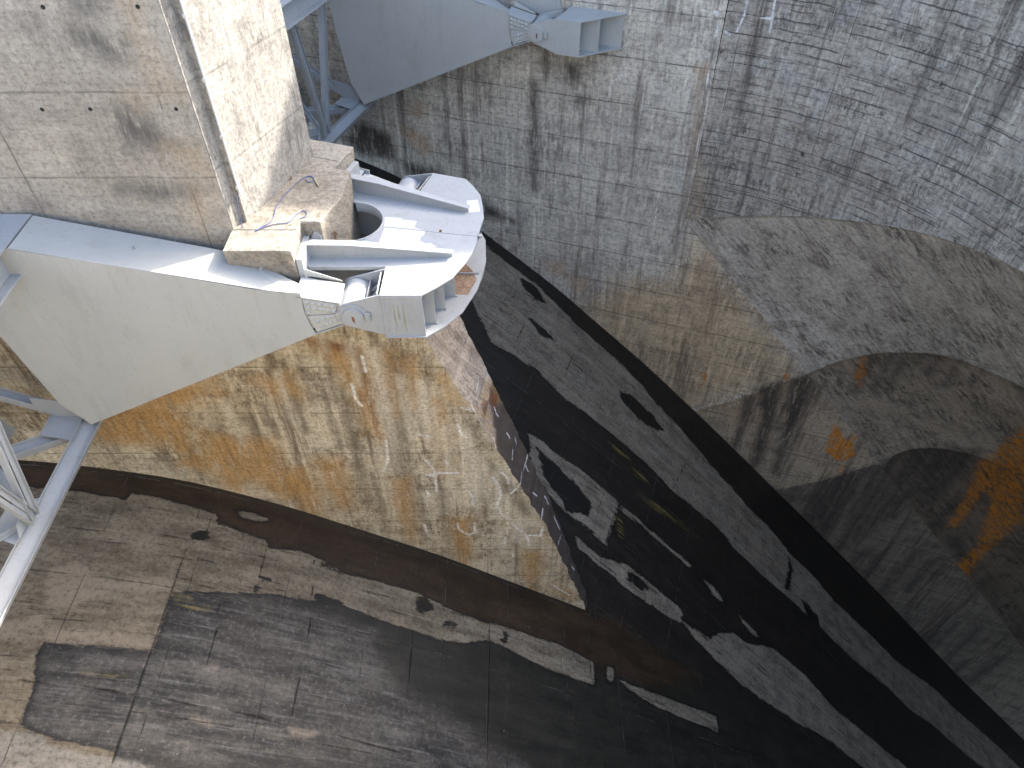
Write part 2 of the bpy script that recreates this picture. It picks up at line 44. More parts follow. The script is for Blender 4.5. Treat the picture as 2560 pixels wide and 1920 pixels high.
PF={"whitel":[[[-0.81,-25.54],[-0.57,-26.11],[-0.49,-26.85],[-0.67,-27.61],[-0.51,-28.24],[-0.06,-28.73]],[[-3.48,-25.33],[-3.05,-25.19],[-2.22,-25.19]],[[-3.64,-25.33],[-3.2,-25.47]],[[-3.25,-25.68],[-3.28,-26.55]],[[-3.7,-26.48],[-3.61,-26.93]],[[-1.9,-26.48],[-1.71,-27.0],[-1.73,-27.61]],[[-2.51,-29.05],[-2.45,-29.56],[-2.14,-29.98]],[[-1.74,-29.05],[-1.72,-29.81],[-2.05,-30.07]],[[-0.06,-29.05],[0.3,-29.56],[0.68,-30.07],[0.83,-30.95]],[[0.68,-30.07],[1.33,-30.15],[1.44,-29.39]],[[-0.3,-30.24],[-0.35,-30.86]],[[2.07,-34.81],[2.39,-35.23],[3.05,-35.98]],[[-3.73,-22.64],[-3.2,-22.83]],[[-3.56,-24.3],[-3.31,-24.84],[-3.23,-25.33]],[[-2.13,-22.04],[-2.01,-22.64],[-1.71,-22.89]],[[-1.93,-21.05],[-1.63,-21.16]],[[-2.75,-24.37],[-2.65,-24.71]],[[0.03,-31.67],[0.08,-32.04]],[[0.44,-34.46],[0.59,-34.52]],[[-0.47,-25.12],[-0.18,-25.54],[-0.14,-25.97]],[[-0.06,-26.7],[0.2,-26.33]],[[-5.87,-19.74],[-5.86,-20.61],[-5.69,-20.95]],[[-5.03,-23.0],[-5.11,-24.3],[-5.41,-25.13]],[[-5.29,-18.3],[-5.27,-19.11]],[[-4.04,-29.12],[-3.94,-30.15]]],"whitet":[[[-3.04,-28.86],[-1.14,-28.86]],[[-0.51,-28.86],[0.93,-28.86]],[[-1.77,-26.39],[0.11,-26.38]],[[-4.16,-23.87],[-3.6,-23.86]],[[-2.84,-23.88],[-0.78,-23.87]],[[-0.25,-31.32],[1.65,-31.34]],[[1.73,-33.81],[2.63,-33.83]],[[-1.17,-30.07],[-0.52,-29.9]],[[1.2,-32.61],[1.89,-32.61]]],"orange":[[[-16.7,-21.89],[-14.82,-20.84],[-12.93,-20.61],[-12.62,-22.01],[-13.16,-23.2],[-15.28,-23.3],[-16.85,-23.0]],[[-13.18,-23.77],[-10.88,-24.3],[-9.69,-24.85],[-10.12,-25.99],[-12.22,-25.55],[-13.77,-24.58]],[[-10.62,-24.58],[-8.68,-24.85],[-8.34,-26.58],[-9.87,-27.19],[-11.01,-26.13]],[[-14.28,-20.61],[-12.56,-19.52],[-11.16,-19.74],[-11.79,-20.84],[-13.46,-21.3]],[[-7.14,-17.33],[-6.63,-17.52],[-5.51,-18.3],[-5.34,-20.61],[-5.11,-23.0],[-5.68,-22.5],[-5.94,-20.17],[-6.53,-18.5]],[[-16.36,-22.01],[-14.53,-21.3],[-13.56,-22.5],[-14.23,-23.51],[-15.75,-23.25],[-16.82,-22.75]],[[-12.3,-22.5],[-10.22,-23.0],[-9.54,-25.7],[-11.66,-25.99],[-12.86,-24.3]],[[-2.81,-19.11],[-2.46,-19.21],[-1.95,-20.61],[-1.82,-21.07],[-2.27,-20.84]],[[-3.04,-21.07],[-2.81,-21.07],[-2.89,-23.25],[-3.15,-23.51]],[[-9.34,-19.52],[-8.08,-19.11],[-7.77,-20.39],[-8.72,-20.61]],[[2.06,-34.76],[3.14,-35.61],[3.41,-36.5],[2.32,-36.05]],[[-11.26,-19.11],[-10.91,-18.9],[-10.76,-20.39],[-11.12,-20.61]],[[-5.68,-18.5],[-5.1,-18.46],[-5.07,-20.39],[-5.27,-22.5],[-5.49,-22.28],[-5.67,-20.39]],[[-2.98,-20.61],[-2.58,-20.57],[-2.54,-23.0],[-2.69,-25.7],[-2.85,-25.41],[-2.96,-23.0]],[[-8.08,-24.3],[-7.08,-24.25],[-7.04,-25.99],[-7.37,-27.81],[-7.76,-27.62],[-8.0,-25.99]],[[-5.11,-25.7],[-4.42,-25.64],[-4.43,-27.97],[-4.62,-30.5],[-4.89,-30.23],[-5.1,-27.97]],[[-2.83,-28.78],[-1.91,-28.72],[-1.87,-30.86],[-2.17,-33.12],[-2.56,-32.89],[-2.81,-30.86]],[[-10.62,-23.0],[-9.49,-22.95],[-9.46,-24.3],[-9.82,-25.7],[-10.26,-25.55],[-10.55,-24.3]],[[-12.53,-24.3],[-11.19,-24.25],[-11.14,-25.41],[-11.59,-26.58],[-12.11,-26.46],[-12.52,-25.41]],[[0.58,-31.59],[1.35,-31.52],[1.42,-33.52],[1.14,-35.61],[0.8,-35.4],[0.56,-33.52]],[[-13.88,-22.5],[-12.92,-22.45],[-12.87,-23.25],[-13.21,-24.04],[-13.58,-23.96],[-13.85,-23.25]],[[-3.9,-18.5],[-3.47,-18.46],[-3.44,-19.74],[-3.6,-21.07],[-3.77,-20.93],[-3.85,-19.74]],[[-4.67,-18.1],[-4.31,-18.06],[-4.25,-19.74],[-4.41,-21.53],[-4.55,-21.35],[-4.67,-19.74]],[[-9.58,-25.13],[-8.56,-25.07],[-8.47,-26.73],[-8.86,-28.46],[-9.26,-28.28],[-9.53,-26.73]]],"rust":[[[-7.16,-17.43],[-6.63,-17.52],[-5.8,-17.52],[-5.24,-17.91],[-5.23,-19.31],[-5.49,-19.11],[-5.76,-18.1],[-6.72,-18.0]],[[-5.42,-18.7],[-5.12,-19.11],[-5.28,-21.3],[-5.47,-21.07]],[[-5.07,-19.74],[-4.85,-19.74],[-5.06,-22.01],[-5.3,-22.01]]],"dark":[[[-4.72,-17.71],[-4.06,-17.43],[-3.96,-19.74],[-4.15,-23.0],[-4.71,-25.13],[-4.6,-22.01],[-4.67,-19.52]],[[-1.98,-21.07],[-1.55,-21.77],[-0.97,-23.51],[-1.29,-23.51]],[[-1.3,-23.77],[-0.34,-25.13],[1.09,-28.46],[0.54,-28.46],[-0.69,-25.99]],[[-8.37,-19.11],[-7.79,-19.11],[-7.86,-20.84],[-8.47,-20.84]],[[-6.6,-18.1],[-6.35,-18.3],[-6.46,-20.61],[-6.84,-21.07]],[[-8.35,-18.5],[-7.97,-18.46],[-7.96,-20.39],[-8.08,-22.5],[-8.2,-22.28],[-8.37,-20.39]],[[-7.67,-18.3],[-7.43,-18.26],[-7.42,-19.52],[-7.5,-20.84],[-7.57,-20.7],[-7.65,-19.52]],[[-7.13,-19.31],[-6.8,-19.27],[-6.74,-21.53],[-6.9,-24.04],[-7.0,-23.77],[-7.08,-21.53]],[[-6.52,-19.74],[-6.1,-19.7],[-6.06,-22.75],[-6.22,-26.28],[-6.35,-25.9],[-6.53,-22.75]],[[-6.53,-23.0],[-6.24,-22.95],[-6.18,-25.41],[-6.32,-28.13],[-6.41,-27.85],[-6.57,-25.41]],[[-4.57,-22.5],[-4.25,-22.45],[-4.27,-25.7],[-4.34,-29.46],[-4.45,-29.05],[-4.56,-25.7]],[[-4.18,-25.41],[-3.94,-25.36],[-3.91,-27.81],[-4.01,-30.5],[-4.09,-30.22],[-4.21,-27.81]],[[-10.34,-21.53],[-9.96,-21.49],[-9.93,-23.0],[-10.08,-24.58],[-10.2,-24.41],[-10.29,-23.0]],[[-11.7,-22.01],[-11.34,-21.96],[-11.35,-23.38],[-11.45,-24.85],[-11.56,-24.7],[-11.69,-23.38]],[[-13.26,-23.51],[-12.92,-23.46],[-12.94,-24.58],[-13.03,-25.7],[-13.13,-25.58],[-13.27,-24.58]],[[-9.6,-20.84],[-9.14,-20.79],[-9.07,-21.89],[-9.28,-23.0],[-9.44,-22.88],[-9.59,-21.89]],[[-6.03,-25.13],[-5.72,-25.07],[-5.66,-27.81],[-5.81,-30.86],[-5.91,-30.53],[-5.98,-27.81]],[[-3.19,-25.7],[-2.94,-25.64],[-2.91,-28.78],[-3.01,-32.35],[-3.1,-31.97],[-3.21,-28.78]],[[-14.42,-23.51],[-14.02,-23.46],[-13.96,-24.3],[-14.15,-25.13],[-14.28,-25.05],[-14.41,-24.3]]],"cream":[[[-5.07,-17.91],[-4.64,-17.87],[-4.58,-21.07],[-4.76,-24.85],[-4.91,-24.44],[-5.1,-21.07]],[[-4.99,-20.61],[-4.62,-20.57],[-4.58,-22.75],[-4.73,-25.13],[-4.86,-24.88],[-4.94,-22.75]],[[-4.21,-19.31],[-3.92,-19.27],[-3.89,-20.95],[-4.0,-22.75],[-4.11,-22.56],[-4.17,-20.95]],[[-3.52,-19.57],[-3.14,-19.52],[-3.15,-21.46],[-3.25,-23.56],[-3.4,-23.34],[-3.52,-21.46]],[[-3.18,-21.07],[-2.9,-21.02],[-2.92,-22.5],[-2.98,-24.04],[-3.09,-23.88],[-3.14,-22.5]],[[-2.82,-22.01],[-2.47,-21.96],[-2.47,-24.17],[-2.57,-26.58],[-2.71,-26.33],[-2.82,-24.17]],[[-1.94,-22.5],[-1.69,-22.45],[-1.62,-24.3],[-1.76,-26.28],[-1.86,-26.08],[-1.9,-24.3]],[[-1.82,-23.77],[-1.43,-23.72],[-1.35,-25.84],[-1.54,-28.13],[-1.7,-27.89],[-1.82,-25.84]],[[-1.38,-24.04],[-1.08,-23.98],[-1.06,-25.7],[-1.16,-27.5],[-1.29,-27.31],[-1.34,-25.7]],[[-0.81,-25.13],[-0.54,-25.07],[-0.52,-26.88],[-0.61,-28.78],[-0.73,-28.59],[-0.82,-26.88]],[[0.18,-28.78],[0.55,-28.72],[0.56,-29.8],[0.44,-30.86],[0.29,-30.75],[0.16,-29.8]],[[-6.72,-15.9],[-6.45,-15.86],[-6.45,-16.96],[-6.53,-18.1],[-6.62,-17.98],[-6.67,-16.96]],[[-5.77,-17.52],[-5.55,-17.48],[-5.5,-18.7],[-5.62,-19.95],[-5.69,-19.82],[-5.75,-18.7]],[[-8.63,-19.11],[-8.39,-19.07],[-8.38,-20.5],[-8.47,-22.01],[-8.53,-21.85],[-8.64,-20.5]],[[-10.96,-20.61],[-10.67,-20.57],[-10.71,-22.01],[-10.76,-23.51],[-10.84,-23.36],[-10.97,-22.01]],[[-0.71,-29.8],[-0.41,-29.73],[-0.36,-30.86],[-0.5,-31.97],[-0.62,-31.85],[-0.65,-30.86]]],"upd":[[[-10.78,-7.13],[-10.36,-7.04],[-10.05,-7.22],[-9.47,-7.51],[-9.53,-7.8],[-9.91,-8.0],[-10.36,-7.75],[-10.84,-7.61]],[[-10.62,-9.16],[-9.95,-9.05],[-9.45,-9.72],[-9.39,-10.18],[-10.42,-10.3],[-10.63,-9.72]],[[-10.43,-6.53],[-9.84,-6.49],[-9.76,-6.76],[-10.47,-6.85]],[[-11.37,-11.62],[-10.49,-11.42],[-9.0,-11.75],[-9.15,-11.88],[-10.32,-11.91]],[[-14.05,-11.95],[-13.62,-12.01],[-13.56,-12.15],[-14.06,-12.08]]],"upo":[[[-9.18,-6.49],[-8.9,-6.49],[-9.07,-7.22],[-8.89,-8.1],[-8.59,-8.73],[-9.1,-8.73],[-9.21,-8.31]],[[-9.43,-10.3],[-8.77,-10.3],[-8.55,-11.04],[-8.99,-10.98]],[[-9.05,-11.55],[-8.79,-11.81],[-9.24,-12.92],[-9.43,-12.77]],[[-9.87,-8.83],[-9.68,-8.89],[-9.76,-9.1]]]}
NS={"whitel":[[[2.88,-24.81],[2.31,-24.82],[2.23,-25.12]],[[3.18,-26.16],[2.41,-25.96]],[[1.25,-24.09],[1.21,-24.35]],[[1.47,-22.65],[1.38,-23.12]],[[1.25,-28.72],[1.08,-29.09]],[[0.59,-28.73],[-0.06,-28.73]],[[1.15,-30.27],[1.06,-31.25]],[[1.23,-32.17],[1.12,-33.57],[1.01,-35.42]],[[1.77,-32.63],[1.59,-33.05]],[[2.17,-35.57],[1.68,-36.13]],[[0.97,-24.83],[0.51,-24.93]],[[0.64,-25.99],[-0.12,-26.1]],[[-0.09,-25.1],[-0.05,-26.06]],[[2.08,-26.38],[2.0,-26.97]],[[1.97,-27.97],[2.01,-28.25]],[[2.46,-29.1],[2.38,-29.44]],[[0.11,-21.0],[0.06,-21.31]],[[0.22,-23.14],[-0.08,-23.71]],[[1.4,-21.03],[0.84,-21.12]],[[0.87,-26.14],[3.1,-26.47]],[[1.59,-24.78],[1.43,-25.11]],[[0.75,-34.07],[0.65,-34.46]],[[2.04,-31.51],[1.95,-31.71]],[[1.97,-34.7],[1.82,-34.94]],[[1.19,-26.26],[1.19,-26.66]],[[2.81,-28.65],[2.54,-28.61]],[[0.69,-27.56],[0.69,-27.84]],[[0.96,-31.61],[0.11,-31.33]],[[1.87,-34.0],[1.4,-33.82]]],"rust":[[[1.88,-21.92],[2.0,-22.29],[2.33,-22.79],[1.79,-22.82],[1.36,-22.7],[1.34,-22.18]],[[3.44,-21.49],[3.33,-21.98],[2.52,-22.37],[2.39,-22.1]],[[0.77,-21.64],[1.22,-22.03],[1.04,-22.33],[0.44,-22.0]]],"orange":[[[3.69,-21.26],[3.72,-22.13],[3.58,-23.12],[2.45,-23.18],[1.87,-22.78],[2.1,-22.03],[3.0,-22.25]],[[0.31,-21.48],[1.04,-22.33],[0.0,-23.67],[0.06,-23.21]],[[-0.0,-20.87],[0.27,-21.3],[-0.14,-21.31]],[[1.65,-21.41],[2.25,-21.95],[1.22,-22.03],[0.69,-21.68]]],"dark":[[[-1.0,-23.9],[0.5,-23.2],[1.4,-22.3],[2.2,-22.0],[5.0,-21.6],[5.0,-42.0],[-1.0,-42.0]]],"linel":[[[2.99,-21.39],[0.19,-21.34]],[[3.18,-26.43],[-0.09,-26.34]],[[0.78,-19.92],[1.28,-20.22]],[[2.99,-28.87],[1.08,-28.8]],[[2.77,-31.21],[-0.25,-29.67]]]}
CABLES=[[[[-7.688, 18.582, -12.975], [-7.422, 18.893, -12.975], [-7.298, 19.21, -12.975], [-7.344, 19.752, -12.975], [-7.277, 20.313, -12.975], [-7.095, 20.845, -12.975], [-6.932, 21.322, -12.975], [-6.748, 21.59, -12.975], [-6.565, 21.59, -12.975], [-6.476, 21.395, -12.975], [-6.579, 21.25, -12.975], [-6.733, 21.37, -12.975], [-6.696, 21.59, -12.975], [-6.529, 21.541, -12.975], [-6.45, 21.395, -12.975]], [[-6.454, 21.419, -12.975], [-6.229, 20.963, -12.975]], "thin blue cable looping to a rod at the back of the bearing block"], [[[-7.721, 18.52, -12.975], [-7.481, 18.726, -12.975], [-7.155, 18.893, -12.975], [-6.809, 18.977, -12.975], [-6.659, 19.317, -12.975], [-6.505, 19.598, -12.975], [-6.36, 19.555, -12.975], [-6.327, 19.317, -12.975], [-6.486, 19.188, -12.975]], [[-6.446, 19.295, -12.975], [-6.714, 18.872, -12.975]], "thin blue cable ending in a pale rod at the front edge of the bearing block"]]
CABLE3=[[-8.091, 18.898, -11.95], [-8.115, 18.826, -12.367], [-8.138, 18.755, -12.88], [-8.132, 18.773, -13.298], [-8.047, 19.029, -13.391]]
PATCH=[[[-4.202, 20.778], [-3.637, 20.715], [-3.619, 20.622], [-3.132, 20.545], [-3.179, 20.18], [-2.815, 20.03], [-2.823, 19.755], [-2.907, 19.718], [-2.94, 19.442], [-2.713, 19.298], [-2.597, 19.341], [-2.368, 19.141], [-2.537, 19.113], [-3.824, 19.198], [-4.242, 19.298], [-4.186, 19.718], [-4.152, 20.165]], [[-1.549, 21.739], [-1.166, 21.805], [-1.062, 21.092], [-1.429, 21.029]], [[-2.11, 17.778], [-1.887, 18.176], [-1.657, 18.548], [-1.494, 18.651], [-1.683, 18.243], [-1.909, 17.844]]]
ANCH=[[-1.644, 0.509], [-0.277, 0.301], [0.766, 0.671], [0.583, 1.124], [0.315, 1.756], [-1.181, 1.6], [-1.419, 0.905]]
PTH=[[-11.17, -6.65], [-8.91, -6.64], [-12.37, -9.2], [-11.1, -9.19], [-8.84, -9.19]]
EYE=[-7.278, 21.468, -12.99]
EXPOSURE=2.6

MIR=lambda p:(lambda q:(q[0],q[1]))(np.array(X0)+BV*((np.array(p[:2])-X0)@BV)-BL*((np.array(p[:2])-X0)@BL))
# ------------------------------------------------------------------ node helpers
class G:
    def __init__(s,name,rough=.85,spec=.3):
        s.m=bpy.data.materials.new(name); s.m.use_nodes=True; s.nt=s.m.node_tree; s.b=s.nt.nodes['Principled BSDF']
        s.b.inputs['Roughness'].default_value=rough; s.b.inputs['Specular IOR Level'].default_value=spec
    def n(s,t,**k):
        x=s.nt.nodes.new(t)
        for a,v in k.items(): setattr(x,a,v)
        return x
    def put(s,inp,v):
        if isinstance(v,bpy.types.NodeSocket): s.nt.links.new(v,inp)
        else:
            if hasattr(inp.default_value,'__len__') and not isinstance(v,(tuple,list)): v=(v,)*len(inp.default_value)
            if hasattr(inp.default_value,'__len__') and len(inp.default_value)==4 and len(v)==3: v=(*v,1)
            inp.default_value=v
    def math(s,op,a,b=0.0,clamp=False):
        x=s.n('ShaderNodeMath',operation=op,use_clamp=clamp); s.put(x.inputs[0],a); s.put(x.inputs[1],b); return x.outputs[0]
    def mix(s,f,a,b,mode='MIX'):
        x=s.n('ShaderNodeMix',data_type='RGBA',blend_type=mode); s.put(x.inputs[0],f); s.put(x.inputs[6],a); s.put(x.inputs[7],b); return x.outputs[2]
    def rng(s,v,a,b,c=0.,d=1.,smooth=True):
        x=s.n('ShaderNodeMapRange',interpolation_type='SMOOTHSTEP' if smooth else 'LINEAR')
        for i,q in enumerate((v,a,b,c,d)): s.put(x.inputs[i],q)
        return x.outputs[0]
    def vmul(s,v,k,off=(0,0,0)):
        x=s.n('ShaderNodeVectorMath',operation='MULTIPLY_ADD'); s.put(x.inputs[0],v); s.put(x.inputs[1],k); s.put(x.inputs[2],off); return x.outputs[0]
    def vadd(s,a,b):
        x=s.n('ShaderNodeVectorMath',operation='ADD'); s.put(x.inputs[0],a); s.put(x.inputs[1],b); return x.outputs[0]
    def noise(s,v,scale=1.,detail=4.,rough=.55,dist=0.,out=0):
        x=s.n('ShaderNodeTexNoise'); s.put(x.inputs['Vector'],v); s.put(x.inputs['Scale'],scale); s.put(x.inputs['Detail'],detail); s.put(x.inputs['Roughness'],rough); s.put(x.inputs['Distortion'],dist); return x.outputs[out]
    def vor(s,v,scale,feature='DISTANCE_TO_EDGE',rnd=1.):
        x=s.n('ShaderNodeTexVoronoi',feature=feature); s.put(x.inputs['Vector'],v); s.put(x.inputs['Scale'],scale); s.put(x.inputs['Randomness'],rnd); return x.outputs[0]
    def attr(s,name):
        return s.n('ShaderNodeAttribute',attribute_name=name).outputs['Fac']
    def sep(s,v): return s.n('ShaderNodeSeparateXYZ'),v
    def xyz(s,v):
        x=s.n('ShaderNodeSeparateXYZ'); s.put(x.inputs[0],v); return x.outputs
    def comb(s,x,y,z=0.):
        c=s.n('ShaderNodeCombineXYZ'); s.put(c.inputs[0],x); s.put(c.inputs[1],y); s.put(c.inputs[2],z); return c.outputs[0]
    def uv(s): return s.n('ShaderNodeUVMap',uv_map='UVMap').outputs[0]
    def pos(s): return s.n('ShaderNodeNewGeometry').outputs['Position']
    def bump(s,h,dist=.02,strength=1.):
        x=s.n('ShaderNodeBump'); s.put(x.inputs['Height'],h); x.inputs['Distance'].default_value=dist; x.inputs['Strength'].default_value=strength
        s.nt.links.new(x.outputs[0],s.b.inputs['Normal'])
    def mask(s,name,n,amp,soft=.05,off=0.):
        d=s.math('ADD',s.attr(name),s.math('MULTIPLY',s.math('SUBTRACT',n,.5),amp))
        return s.rng(d,soft+off,-soft+off)
    def done(s,col,rough=None):
        s.put(s.b.inputs['Base Color'],col)
        if rough is not None: s.put(s.b.inputs['Roughness'],rough)
        return s.m
def lines(g,x,spacing,wob,width):
    # thin dark lines every `spacing` metres along coordinate x, wobbling
    a=g.math('ADD',x,wob); f=g.math('FRACT',g.math('DIVIDE',a,spacing)); d=g.math('MULTIPLY',g.math('ABSOLUTE',g.math('SUBTRACT',f,.5)),spacing)
    d=g.math('SUBTRACT',spacing/2,d)   # distance from line at integer multiples
    return g.rng(d,width,width*.3)
def concrete(name,lo,hi,dark,joint=3.,joint_u=None,streak=.5,board=.4,crack=.25,band=.35,fl=0.,swap=False,js=.6,gv=1.7,stains_and_bands=(),coord='uv',pale=None,bumpd=.025,slant=0.,jw=.05,joff=0.,mott=.7,rough=.88,blot=.6,fs=7.):
    g=G(name,rough,.25)
    if coord=='uv': uv=g.uv()
    else:
        p=g.xyz(g.pos()); uv=g.comb(g.math('ADD',g.math('MULTIPLY',p[0],.95),g.math('MULTIPLY',p[1],.8)),g.math('ADD',p[2],g.math('MULTIPLY',p[1],.05)),p[1])
    if coord=='top': q=g.xyz(g.pos()); uv=g.comb(g.math('ADD',q[0],g.math('MULTIPLY',q[2],.35)),g.math('ADD',q[1],g.math('MULTIPLY',q[2],.9)),q[2])
    U,V,_=g.xyz(uv)
    big=g.noise(uv,.16,5,.6); mid=g.noise(uv,.9,6,.65,.4); fine=g.noise(uv,fs,4,.78)
    c=g.mix(g.rng(big,.3,.7),lo,hi)
    c=g.mix(g.math('MULTIPLY',g.rng(mid,.48,.72),blot),c,dark)
    if pale: c=g.mix(g.math('MULTIPLY',g.rng(g.noise(g.vadd(uv,(31,7,0)),.5,6,.7),.5,.7),.6),c,pale)
    # form boards: fine horizontal graining
    bd=g.noise(g.vmul(uv,(.35,7.,1.)),1.,4,.7)
    c=g.mix(g.math('MULTIPLY',g.rng(bd,.5,.75),board),c,dark,'MIX')
    bn=g.noise(g.vmul(uv,(.13,1.1,1.),(2,44,0)),1.,5,.7); c=g.mix(g.math('MULTIPLY',g.rng(bn,.5,.68),band),c,dark); c=g.mix(g.math('MULTIPLY',g.rng(bn,.48,.34),band),c,tuple(min(1,x*1.15) for x in hi))
    bd2=g.noise(g.vmul(uv,(.8,22.,1.),(5,3,0)),1.,3,.7)
    brk=g.rng(g.noise(g.vadd(uv,(9,4,0)),.7,4),.45,.6)
    c=g.mix(g.math('MULTIPLY',g.math('MULTIPLY',g.rng(bd2,.58,.66),brk),board*.9),c,tuple(x*.45 for x in dark))
    # run-off streaks down the face
    su=g.math('ADD',U,g.math('MULTIPLY',V,slant)); sv=g.comb(V,U) if swap else g.comb(su,V)
    s1=g.noise(g.vmul(sv,(1.0,.06,1.)),1.,6,.72); s2=g.noise(g.vmul(sv,(2.6,.10,1.),(17,9,0)),1.,6,.75)
    c=g.mix(g.math('MULTIPLY',g.rng(s1,.5,.66),streak),c,dark)
    c=g.mix(g.math('MULTIPLY',g.rng(s2,.52,.66),streak*.75),c,tuple(min(1,x*1.25) for x in hi))
    c=g.mix(g.math('MULTIPLY',g.rng(g.noise(g.vmul(sv,(6.,.2,1.),(3,1,0)),1.,4,.7),.6,.74),streak*.8),c,tuple(x*.55 for x in dark))
    if fl:
        wl=g.math('MULTIPLY',g.math('SUBTRACT',g.noise(g.vmul(uv,(.8,.3,0)),1.,5,.7),.5),.25)
        lk=g.math('MULTIPLY',lines(g,V,.46,wl,.05),g.rng(g.noise(g.vmul(uv,(.35,2.2,1.),(90,0,0)),1.,5,.7),.44,.58)); c=g.mix(g.math('MULTIPLY',lk,fl),c,tuple(x*.4 for x in dark))
    # clustered dark mottling and pale scour
    cl=g.rng(g.noise(g.vadd(uv,(60,33,0)),.42,4,.65),.44,.60); gr=g.noise(g.vmul(sv,(4.6,gv,1.),(7,70,0)),1.,8,.82)
    c=g.mix(g.math('MULTIPLY',g.math('MULTIPLY',cl,g.rng(gr,.47,.58)),mott),c,tuple(x*.55 for x in dark))
    c=g.mix(g.math('MULTIPLY',g.rng(gr,.47,.36),.35),c,tuple(min(1,x*1.3) for x in hi))
    # lichen / dirt specks
    sp=g.math('MULTIPLY',g.rng(g.noise(uv,22.,3,.7),.56,.68),g.rng(g.noise(g.vadd(uv,(3,8,0)),.6,4,.6),.42,.62))
    c=g.mix(g.math('MULTIPLY',sp,.55),c,tuple(x*.4 for x in dark))
    wob=g.math('MULTIPLY',g.math('SUBTRACT',g.noise(g.vmul(uv,(.5,0,0)),1.,5,.7),.5),.16)
    h=fine
    if joint:
        j=g.math('MULTIPLY',lines(g,g.math('ADD',V,joff),joint,wob,jw),g.rng(g.noise(uv,.8,5,.7),.36,.56,.15,1.))
        c=g.mix(g.math('MULTIPLY',j,js),c,tuple(x*.35 for x in dark)); h=g.math('SUBTRACT',h,g.math('MULTIPLY',j,1.2))
        below=g.math('MULTIPLY',lines(g,g.math('ADD',V,joff+.16),joint,wob,.32),g.rng(g.noise(g.vmul(uv,(3.,.5,1.)),1.,4,.7),.5,.72))
        c=g.mix(g.math('MULTIPLY',below,.5),c,dark)
    if joint_u:
        wv=g.math('MULTIPLY',g.math('SUBTRACT',g.noise(g.vmul(uv,(0,.7,0)),1.,5,.7),.5),.1)
        j=g.math('MULTIPLY',lines(g,U,joint_u,wv,.035),g.rng(g.noise(g.vadd(uv,(50,3,0)),.35,2),.42,.55))
        c=g.mix(g.math('MULTIPLY',j,.65),c,tuple(x*.35 for x in dark)); h=g.math('SUBTRACT',h,j)
    if crack:
        wuv=g.vadd(uv,g.vmul(g.noise(uv,2.2,6,.7,0.,1),(.9,.9,0)))
        for sc,off in ((1.3,(0,0,0)),(2.6,(20,5,0))):
            cr=g.math('MULTIPLY',g.rng(g.vor(g.vadd(wuv,off),sc),.012*sc+.004,.002),g.rng(g.noise(g.vadd(uv,(sc*9,2,0)),.45,4,.6),.52,.64))
            c=g.mix(g.math('MULTIPLY',cr,min(1,crack*2.2)),c,tuple(x*.28 for x in dark)); h=g.math('SUBTRACT',h,g.math('MULTIPLY',cr,.8))
    en=g.noise(uv,1.7,8,.75,.5); hol=g.rng(g.noise(g.vmul(sv,(2.4,.45,1.),(2,6,0)),1.,8,.80),.34,.50); en2=g.noise(g.vmul(sv,(5.,.6,1.)),1.,5,.7)
    for (a,col,amp,soft,st) in stains_and_bands:
        if a in ('seg2','seg3','tan'):  # seg masks darken whole bands below the ring joints
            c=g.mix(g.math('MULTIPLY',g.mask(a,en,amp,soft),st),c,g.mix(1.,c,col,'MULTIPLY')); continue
        if a=='orange' and name!='pier_stained_concrete': st=g.math('MULTIPLY',st,g.rng(g.noise(g.vmul(sv,(3.2,1.1,1.),(8,8,0)),1.,8,.82),.41,.52))
        mk=g.mask(a,g.math('ADD',g.math('MULTIPLY',en,.45),g.math('ADD',g.math('MULTIPLY',en2,.3),g.math('MULTIPLY',g.noise(g.vmul(sv,(9.,1.6,1.)),1.,5,.75),.25))),amp,soft)
        c=g.mix(g.math('MULTIPLY',mk,g.math('MULTIPLY',hol,st) if a in ('orange','ochre','rust','upd','upo') or (a=='dark' and name!='pier_nose_concrete') else st),c,g.mix(g.rng(en2,.35,.7),tuple(x*.62 for x in col),col))
    c=g.mix(g.rng(fine,.42,.70,.0,.55),c,tuple(x*.45 for x in dark))
    g.bump(g.math('ADD',fine,g.math('MULTIPLY',bd,.8)),bumpd,.8)
    return g.done(c)
# ------------------------------------------------------------------ materials
M={}
M['wall']=concrete('training_wall_concrete',(.48,.435,.36),(.66,.61,.51),(.20,.17,.145),joint=2.43,joint_u=None,streak=.95,board=.35,crack=.15,fl=.28,gv=.8,js=.7,
    stains_and_bands=[('tan',(.93,.77,.59),3.,1.4,1.),('seg2',(.66,.56,.46),.3,.05,1.),('seg3',(.30,.255,.22),.4,.06,1.),('dark',(.055,.043,.036),1.7,.5,.95),('ochre',(.58,.40,.25),1.4,.45,.75),('orange',(.66,.22,.012),1.1,.08,1.),('linel',(.08,.07,.06),.05,.03,.6),('whitel',(.88,.86,.82),.14,.025,1.)],pale=(.48,.45,.41),joff=1.54,mott=.5,fs=4.5)
M['curved']=concrete('curved_wall_concrete',(.31,.278,.228),(.46,.418,.352),(.105,.09,.078),joint=2.43,joint_u=4.9,streak=.9,board=.8,crack=.5,fl=.85,gv=1.,js=.55,
    stains_and_bands=[('ochre',(.56,.39,.24),.7,.3,.7),('linel',(.08,.07,.06),.05,.025,.5),('whitel',(.88,.86,.84),.18,.03,1.)],pale=(.36,.355,.35),joff=.5,mott=.6,fs=4.5)
